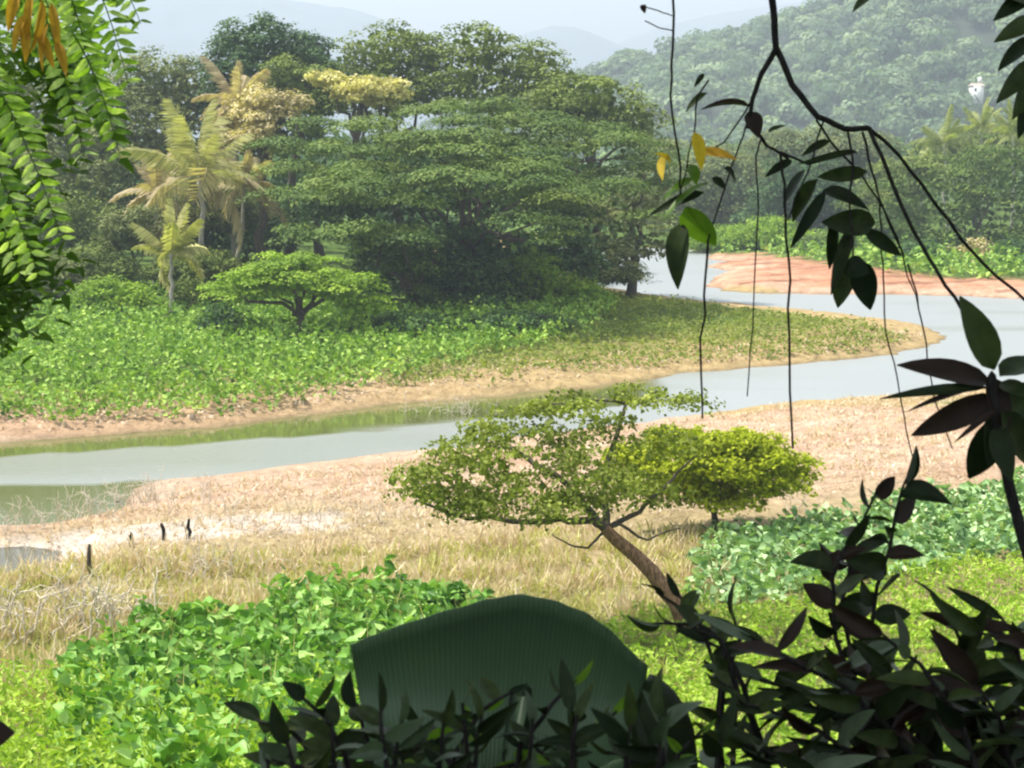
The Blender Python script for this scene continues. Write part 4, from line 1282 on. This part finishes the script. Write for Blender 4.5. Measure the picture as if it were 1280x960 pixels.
# --- whorled leaves at the right edge
D3 = 3.6
org3 = np.array([1.35, D3, hgt(1.35, D3)])
RS = empty('whorled_shrub', org3)
tag(RS, 'dark whorl of long blunt leaves at the right edge in front of the river', 'shrub')
twig(RS, org3, [org3 - [0, 0, .1], atD(1380, 1100, D3), atD(1320, 800, D3), atD(1262, 610, D3), atD(1246, 540, D3), atD(1240, 470, D3)], .02, .011, name='stem')
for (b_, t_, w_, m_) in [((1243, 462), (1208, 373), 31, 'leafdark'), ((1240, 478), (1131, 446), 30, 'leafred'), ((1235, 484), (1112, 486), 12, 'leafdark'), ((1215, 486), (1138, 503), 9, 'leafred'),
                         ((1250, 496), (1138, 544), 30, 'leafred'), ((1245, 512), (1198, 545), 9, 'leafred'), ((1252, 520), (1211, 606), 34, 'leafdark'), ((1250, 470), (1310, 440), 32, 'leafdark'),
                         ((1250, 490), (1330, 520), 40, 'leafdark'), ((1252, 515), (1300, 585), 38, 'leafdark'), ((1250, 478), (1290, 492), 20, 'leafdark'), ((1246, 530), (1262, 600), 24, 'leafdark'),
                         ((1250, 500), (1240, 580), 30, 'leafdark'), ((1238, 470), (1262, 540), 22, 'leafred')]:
    leaf_obj(RS, org3, atD(b_[0], b_[1], D3 + rsL.uniform(-.03, .03)), atD(t_[0], t_[1], D3 + rsL.uniform(-.12, .08)), w_ * D3 / F * 1.2, m_, rsL.normal() * .3)

# --- leafy shrubs along the bottom
def stem_plant(name, label, D, stems, leafL, leafW, seed, per=9, mats=('leafdark',), cat='shrub', ratio=.35, spread=1.0):
    rs = np.random.RandomState(seed)
    bp = stems[0][0]
    x0 = atD(bp[0], bp[1], D)[0]
    org = np.array([x0, D, hgt(x0, D)])
    root = empty(name, org); tag(root, label, cat)
    for s in stems:
        dd = rs.uniform(-.25, .25)
        pts = [atD(q[0], q[1], D + dd) for q in s]
        twig(root, org, [np.array([org[0] + rs.normal() * .05, org[1] + rs.normal() * .05, org[2] - .05]), *pts], .009, .003, name='stem', rs=rs)
        seg = np.array(pts)
        L = np.concatenate([[0], np.cumsum(np.linalg.norm(np.diff(seg, axis=0), axis=1))])
        n = max(3, int(per * L[-1] / .5))
        for i in range(n):
            q = L[-1] * (i + .6) / n
            p = np.array([np.interp(q, L, seg[:, k]) for k in range(3)])
            tdir = norm(seg[min(len(seg) - 1, np.searchsorted(L, q))] - seg[max(0, np.searchsorted(L, q) - 1)])
            a = i * 2.4 + rs.uniform(-.5, .5)
            d = np.array([math.cos(a), math.sin(a) * .8, rs.uniform(-.25, .55)]) * spread + tdir * .35
            if i == n - 1: d = tdir + rs.normal(size=3) * .2
            l = leafL * rs.uniform(.6, 1.15)
            leaf_obj(root, org, p, p + norm(d) * l, l * ratio * rs.uniform(.8, 1.3), mats[rs.randint(len(mats))], rs.normal() * .9, droop=rs.choice([.0, .12, .3, .5]), fold=rs.choice([.05, .2, .4]))
    return root

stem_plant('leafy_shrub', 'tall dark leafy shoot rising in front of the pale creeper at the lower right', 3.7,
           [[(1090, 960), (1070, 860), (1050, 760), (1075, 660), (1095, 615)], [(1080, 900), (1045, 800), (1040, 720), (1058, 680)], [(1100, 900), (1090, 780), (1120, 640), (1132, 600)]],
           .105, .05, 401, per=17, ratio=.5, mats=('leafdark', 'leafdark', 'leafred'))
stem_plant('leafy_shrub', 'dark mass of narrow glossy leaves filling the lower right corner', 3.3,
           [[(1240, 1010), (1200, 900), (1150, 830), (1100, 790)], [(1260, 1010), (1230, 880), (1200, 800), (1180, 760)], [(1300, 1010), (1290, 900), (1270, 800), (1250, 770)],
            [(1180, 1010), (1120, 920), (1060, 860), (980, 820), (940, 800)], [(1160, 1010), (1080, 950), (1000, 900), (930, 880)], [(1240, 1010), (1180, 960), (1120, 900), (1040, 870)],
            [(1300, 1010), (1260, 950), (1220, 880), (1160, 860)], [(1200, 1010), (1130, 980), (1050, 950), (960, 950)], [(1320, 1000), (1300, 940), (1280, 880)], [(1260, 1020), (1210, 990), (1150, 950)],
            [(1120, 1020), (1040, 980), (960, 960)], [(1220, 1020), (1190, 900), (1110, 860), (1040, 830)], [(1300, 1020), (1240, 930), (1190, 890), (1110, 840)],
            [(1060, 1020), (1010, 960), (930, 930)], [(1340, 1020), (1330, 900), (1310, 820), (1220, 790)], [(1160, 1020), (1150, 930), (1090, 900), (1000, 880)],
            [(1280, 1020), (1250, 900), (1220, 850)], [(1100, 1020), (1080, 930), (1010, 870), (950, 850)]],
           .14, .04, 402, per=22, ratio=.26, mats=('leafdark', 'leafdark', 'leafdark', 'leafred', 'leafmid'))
stem_plant('leafy_shrub', 'dark leafy sprig reaching left past the foot of the leaning tree', 3.5,
           [[(960, 960), (930, 860), (900, 800), (850, 760), (820, 740)], [(940, 900), (900, 800), (860, 780), (815, 780)]],
           .075, .04, 403, per=11, ratio=.42)
stem_plant('leafy_shrub', 'dark low shrub with pointed leaves left of the broad arched leaf', 3.0,
           [[(440, 1010), (400, 950), (360, 910), (320, 900)], [(450, 1010), (430, 940), (400, 890), (375, 870)], [(470, 1010), (460, 930), (445, 880)], [(500, 1010), (440, 980), (390, 960), (340, 950)],
            [(520, 1010), (500, 950), (480, 920)]],
           .08, .04, 404, per=20, ratio=.5)
stem_plant('leafy_shrub', 'dark leafy sprigs in front of the lower part of the broad arched leaf', 2.75,
           [[(560, 1010), (570, 940), (600, 890), (640, 865)], [(640, 1010), (650, 930), (690, 880), (720, 850)], [(700, 1010), (720, 930), (770, 890)], [(600, 1010), (560, 950), (520, 900)],
            [(780, 1010), (790, 950), (830, 910)], [(540, 1010), (620, 960), (700, 940)], [(820, 1010), (850, 940), (880, 910)],
            [(480, 1010), (500, 950), (540, 925)], [(740, 1010), (700, 960), (660, 925)], [(640, 1010), (560, 975), (500, 960)], [(860, 1010), (820, 960), (760, 940)], [(700, 1010), (760, 980), (840, 960)]],
           .06, .03, 405, per=20, ratio=.35, mats=('leafdark', 'leafdark', 'leafgreen'))

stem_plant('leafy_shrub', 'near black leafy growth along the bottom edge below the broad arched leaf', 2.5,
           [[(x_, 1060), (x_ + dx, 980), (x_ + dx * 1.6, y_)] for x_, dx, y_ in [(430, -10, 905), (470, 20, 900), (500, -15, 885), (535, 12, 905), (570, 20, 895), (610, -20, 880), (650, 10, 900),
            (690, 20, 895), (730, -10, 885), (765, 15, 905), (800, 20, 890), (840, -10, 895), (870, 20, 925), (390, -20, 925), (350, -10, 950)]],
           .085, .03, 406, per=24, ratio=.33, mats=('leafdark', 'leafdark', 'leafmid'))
stem_plant('leafy_shrub', 'second dark sprig with long leaves hiding the foot of the leaning trunk', 3.4,
           [[(900, 1000), (900, 860), (880, 790), (845, 740)], [(920, 1000), (920, 880), (900, 810), (830, 775)], [(890, 1000), (905, 850), (925, 800), (915, 765)]],
           .085, .04, 407, per=13, ratio=.36)
# --- broad arched leaf
def broad_leaf():
    D0 = 3.1
    x0 = atD(640, 960, D0)[0]
    org = np.array([x0, D0 + .2, hgt(x0, D0 + .2)])
    root = empty('broad_leaf_plant', org)
    tag(root, 'huge dark broad leaf arching up at the bottom centre', 'plant')
    nu, nv = 48, 14
    us = np.linspace(0, 1, nu)
    topc = np.array([(438, 806), (470, 792), (520, 777), (570, 760), (610, 749), (655, 744), (700, 752), (735, 768), (770, 795), (795, 820), (810, 834)], float)
    tt = np.linspace(0, 1, len(topc))
    V = []
    for j in range(nv):
        s = j / (nv - 1)
        for u in us:
            tx = np.interp(u, tt, topc[:, 0]); ty = np.interp(u, tt, topc[:, 1])
            bx = 480 + 300 * u; by = 1010 + 10 * math.sin(math.pi * u)
            ty += 1.0 * math.sin(u * 23) + .7 * math.sin(u * 61 + 1)
            px = bx + (tx - bx) * (s ** .8); py = by + (ty - by) * s
            dep = D0 + .35 * math.sin(s * math.pi * .5) + .16 * math.sin(math.pi * u) * (1 - s) - .10 * s ** 3 + .002 * math.sin(u * 90) * s
            V.append(atD(px, py, dep))
    V = np.array(V) - org
    Fq = []
    for j in range(nv - 1):
        for i in range(nu - 1):
            a = j * nu + i
            Fq.append([a, a + 1, a + nu + 1, a + nu])
    me = mesh_np('blade', V, np.array(Fq), v=np.full(len(Fq), .5), smooth=True)
    uv = me.uv_layers.new(name='uv')
    uvs = np.zeros((len(Fq) * 4, 2), np.float32)
    fl = np.array(Fq).ravel()
    uvs[:, 0] = us[fl % nu]; uvs[:, 1] = (fl // nu) / (nv - 1)
    uv.data.foreach_set('uv', uvs.ravel())
    o = link('blade', me, root, M['banana'])
    mo = o.modifiers.new('thickness', 'SOLIDIFY'); mo.thickness = .002
    Q = Quads(); tube(Q, [org - [0, 0, .1], org + [.02, .0, .5], atD(625, 1010, D0 + .12)], [.03, .025, .02], 8)
    link('stalk', Q.mesh('stalk', org, True), root, M['banana'])
    Q = Quads(); tube(Q, [atD(480 + 300 * u, 1008 + 10 * math.sin(math.pi * u), D0 + .16 * math.sin(math.pi * u) - .012) for u in np.linspace(0, 1, 10)], np.linspace(.016, .008, 10), 7)
    link('midrib', Q.mesh('midrib', org, True), root, M['banana'])
    # second, folded leaf at its right
    V = []
    out = [(795, 1000, 875, 1000), (790, 950, 872, 950), (790, 910, 868, 912), (795, 880, 858, 885), (803, 858, 842, 862), (812, 842, 824, 846)]
    for k, (xa, ya, xb, yb) in enumerate(out):
        for i in range(9):
            f = i / 8
            V.append(atD(xa + (xb - xa) * f, ya + (yb - ya) * f, D0 + .15 + .08 * abs(f - .5) + .02 * k))
    V = np.array(V) - org
    Fq = [[k * 9 + i, k * 9 + i + 1, (k + 1) * 9 + i + 1, (k + 1) * 9 + i] for k in range(5) for i in range(8)]
    me = mesh_np('blade', V, np.array(Fq), v=np.full(len(Fq), .4), smooth=True)
    o = link('blade', me, root, M['leafdark'])
    mo = o.modifiers.new('thickness', 'SOLIDIFY'); mo.thickness = .002
    tag(o, 'narrower folded dark leaf at the right of the arch')
broad_leaf()

# --- leaf tip at the lower left edge
org5 = atD(-60, 960, 3.2); org5[2] = hgt(org5[0], 3.2)
LP = empty('edge_plant', org5); tag(LP, 'dark leaf tip poking in at the lower left edge', 'plant')
twig(LP, org5, [org5, atD(-70, 1100, 3.2), atD(-60, 930, 3.2)], .008, .004, name='stem')
leaf_obj(LP, org5, atD(-60, 930, 3.2), atD(13, 912, 3.2), 60 * 3.2 / F, 'leafred', 0)
leaf_obj(LP, org5, atD(-60, 930, 3.2), atD(-20, 860, 3.2), 40 * 3.2 / F, 'leafdark', 0)

# --- feathery tree at the left edge
def feather_tree():
    rs = np.random.RandomState(55)
    D = 6.2
    s = D / F
    x0 = -3.1
    org = np.array([x0, D + .3, hgt(x0, D + .3)])
    root = empty('feather_leaved_tree', org)
    tag(root, 'sunlit tree with feather leaves of bright green leaflets at the upper left edge', 'tree')
    crown0 = atD(-160, 60, D + .3)
    Q = Quads(); tube(Q, bend(org - [0, 0, .2], crown0, rs, 7, .06), np.linspace(.10, .05, 7), 8)
    link('trunk', Q.mesh('trunk', org, True), root, M['bark'])
    main = []
    for (a, b_) in [((-160, 60), (-30, 80)), ((-160, 60), (20, -50)), ((-160, 60), (100, -70)), ((-150, 120), (-40, 200)), ((-160, 160), (-40, 320))]:
        p = [crown0 if a == (-160, 60) else atD(a[0], a[1], D + .2), atD(b_[0], b_[1], D + .1)]
        if a != (-160, 60): p.insert(0, crown0)
        twig(root, org, p, .03, .012, 'bark', 'limb', rs)
    lm = {}
    for mk in ('pinnate', 'leafbrown', 'leafgreen'):
        me = leaf_me('leaflet', .37, .10, .18, nseg=4)
        # cheap: drop the rib tube by rebuilding
        me.materials.append(M[mk]); lm[mk] = me
    spec = [((-30, 60), (78, 300), 'pinnate', -.2), ((-40, 150), (48, 345), 'pinnate', -.3), ((-30, 230), (25, 345), 'pinnate', -.1),
            ((30, -50), (105, 195), 'pinnate', 0), ((70, -50), (128, 150), 'pinnate', .1), ((100, -60), (160, 105), 'pinnate', 0), ((90, 40), (150, 195), 'pinnate', -.1),
            ((120, -50), (176, 30), 'pinnate', .1), ((-30, -40), (70, 60), 'pinnate', .1), ((-40, 20), (60, 140), 'pinnate', .2), ((50, 50), (90, 215), 'pinnate', .2),
            ((-40, 320), (20, 410), 'leafgreen', .25), ((-40, 270), (62, 350), 'leafgreen', .3), ((-50, 360), (30, 390), 'leafgreen', .35), ((10, -50), (50, 90), 'leafbrown', -.15),
            ((40, -30), (75, 70), 'leafbrown', -.2), ((0, -50), (20, 120), 'pinnate', .3), ((-30, 110), (90, 260), 'leafgreen', .4)]
    cnt = 0
    rest = Quads(); near = Quads()
    for (a, b_, mk, dd) in spec:
        A = atD(a[0], a[1], D + dd); B = atD(b_[0], b_[1], D + dd + rs.uniform(-.2, .1))
        mid = (A + B) / 2 + np.array([.02, 0, .07])
        t = np.linspace(0, 1, 9)[:, None]
        curve = (1 - t) ** 2 * A + 2 * t * (1 - t) * mid + t ** 2 * B
        Q = Quads(); tube(Q, curve, np.linspace(.004, .0015, 9), 5)
        fr = link('frond', Q.mesh('frond', org, True), root, M['leafgreen'])
        L = np.linalg.norm(B - A)
        n = max(4, int(L / (10.5 * s)))
        dirx = norm(B - A)
        view = norm(np.array([0, 0, CZ]) - A)
        side = norm(np.cross(view + np.array([0, 0, .5]), dirx))
        for i in range(n):
            f = (i + .7) / n
            p = np.array([np.interp(f, t[:, 0], curve[:, k]) for k in range(3)])
            l = 29 * s * (1 - .35 * abs(f - .45) * 2) * rs.uniform(.85, 1.12)
            for sg in (-1, 1):
                d = side * sg + dirx * .35 + np.array([0, 0, -.12]) + rs.normal(size=3) * .12
                tip = p + norm(d) * l
                roll = rs.normal() * .35 + .3 * sg
                x = Vector(norm(d)); up = Vector(view * 1.3 + np.array([0, 0, 1.0]) + rs.normal(size=3) * .25); up = (up - x * up.dot(x)).normalized()
                up = Matrix.Rotation(roll, 3, x) @ up
                m3 = Matrix((x, up.cross(x), up)).transposed()
                M4 = m3.to_4x4() @ Matrix.Scale(l, 4); M4.translation = Vector(p - org)
                if cnt < 300:
                    o = bpy.data.objects.new('leaflet', lm[mk]); C.objects.link(o); o.parent = fr; o.matrix_basis = M4
                    cnt += 1
                else:
                    v = np.array([(M4 @ q.co) for q in lm[mk].vertices])
                    f4 = np.array([list(q.vertices) for q in lm[mk].polygons])
                    (near if mk == 'pinnate' else rest).add(v, f4, rs.uniform(.2, .9))
    # further leaves behind, too many to pick apart; darker green stands in for shade
    for k in range(22):
        c = atD(rs.uniform(-60, 120), rs.uniform(-40, 190), D + rs.uniform(.3, 1.2))
        n = 26
        P = c + rs.normal(size=(n, 3)) * np.array([.11, .12, .10])
        broad(rest, P, norm(rs.normal(size=(n, 3)) * .5 + [0, -.2, 1]), .105, .05, rs, np.clip(rs.normal(size=n) * .2 + .45, 0, 1))
    for k in range(14):
        c = atD(rs.uniform(-60, 40), rs.uniform(180, 400), D + rs.uniform(.3, 1.0))
        n = 24
        P = c + rs.normal(size=(n, 3)) * np.array([.09, .12, .10])
        broad(rest, P, norm(rs.normal(size=(n, 3)) * .5 + [0, -.2, 1]), .085, .04, rs, np.clip(rs.normal(size=n) * .2 + .4, 0, 1))
    for (b_, t_, w_) in [((40, -8), (28, 48), 20), ((52, 0), (50, 62), 22), ((64, 4), (74, 60), 20), ((34, 18), (10, 58), 18), ((60, 30), (42, 82), 18), ((22, -10), (8, 34), 20),
                         ((70, 52), (84, 88), 16), ((48, 40), (66, 78), 18), ((30, 30), (34, 72), 18)]:
        leaf_obj(root, org, atD(b_[0], b_[1], D - .6), atD(t_[0], t_[1], D - .65), w_ * s * .62, 'leafbrown', rs.normal() * .5, fold=.3, droop=.3)
    for k in range(30):
        c = atD(rs.uniform(-70, 60), rs.uniform(250, 400), D + rs.uniform(.1, .9))
        P = c + rs.normal(size=(18, 3)) * np.array([.07, .10, .06])
        broad(rest, P, norm(rs.normal(size=(18, 3)) * .5 + [0, -.2, 1]), .09, .04, rs, np.clip(rs.normal(size=18) * .2 + .1, 0, 1))
    o = link('leaflets', rest.mesh('leaflets', org), root, M['leafgreen']); o['kind'] = 'stuff'
    o = link('leaflets', near.mesh('leaflets', org, True), root, M['pinnate']); o['kind'] = 'stuff'
feather_tree()

# ------------------------------------------------------------------ air
def haze():
    Q = Quads()
    boxq(Q, (0, 2400, 232.5), (15000, 7000, 470))
    m, t, out = new_mat('haze_air')
    v = t.nodes.new('ShaderNodeVolumePrincipled')
    v.inputs['Color'].default_value = (.76, .89, 1.0, 1)
    v.inputs['Density'].default_value = .00064
    v.inputs['Anisotropy'].default_value = .2
    t.links.new(v.outputs[0], out.inputs['Volume'])

    o = link('haze', Q.mesh('haze'), mat=m)
    tag(o, 'thin blue white haze over the valley', 'haze', kind='stuff')
haze()
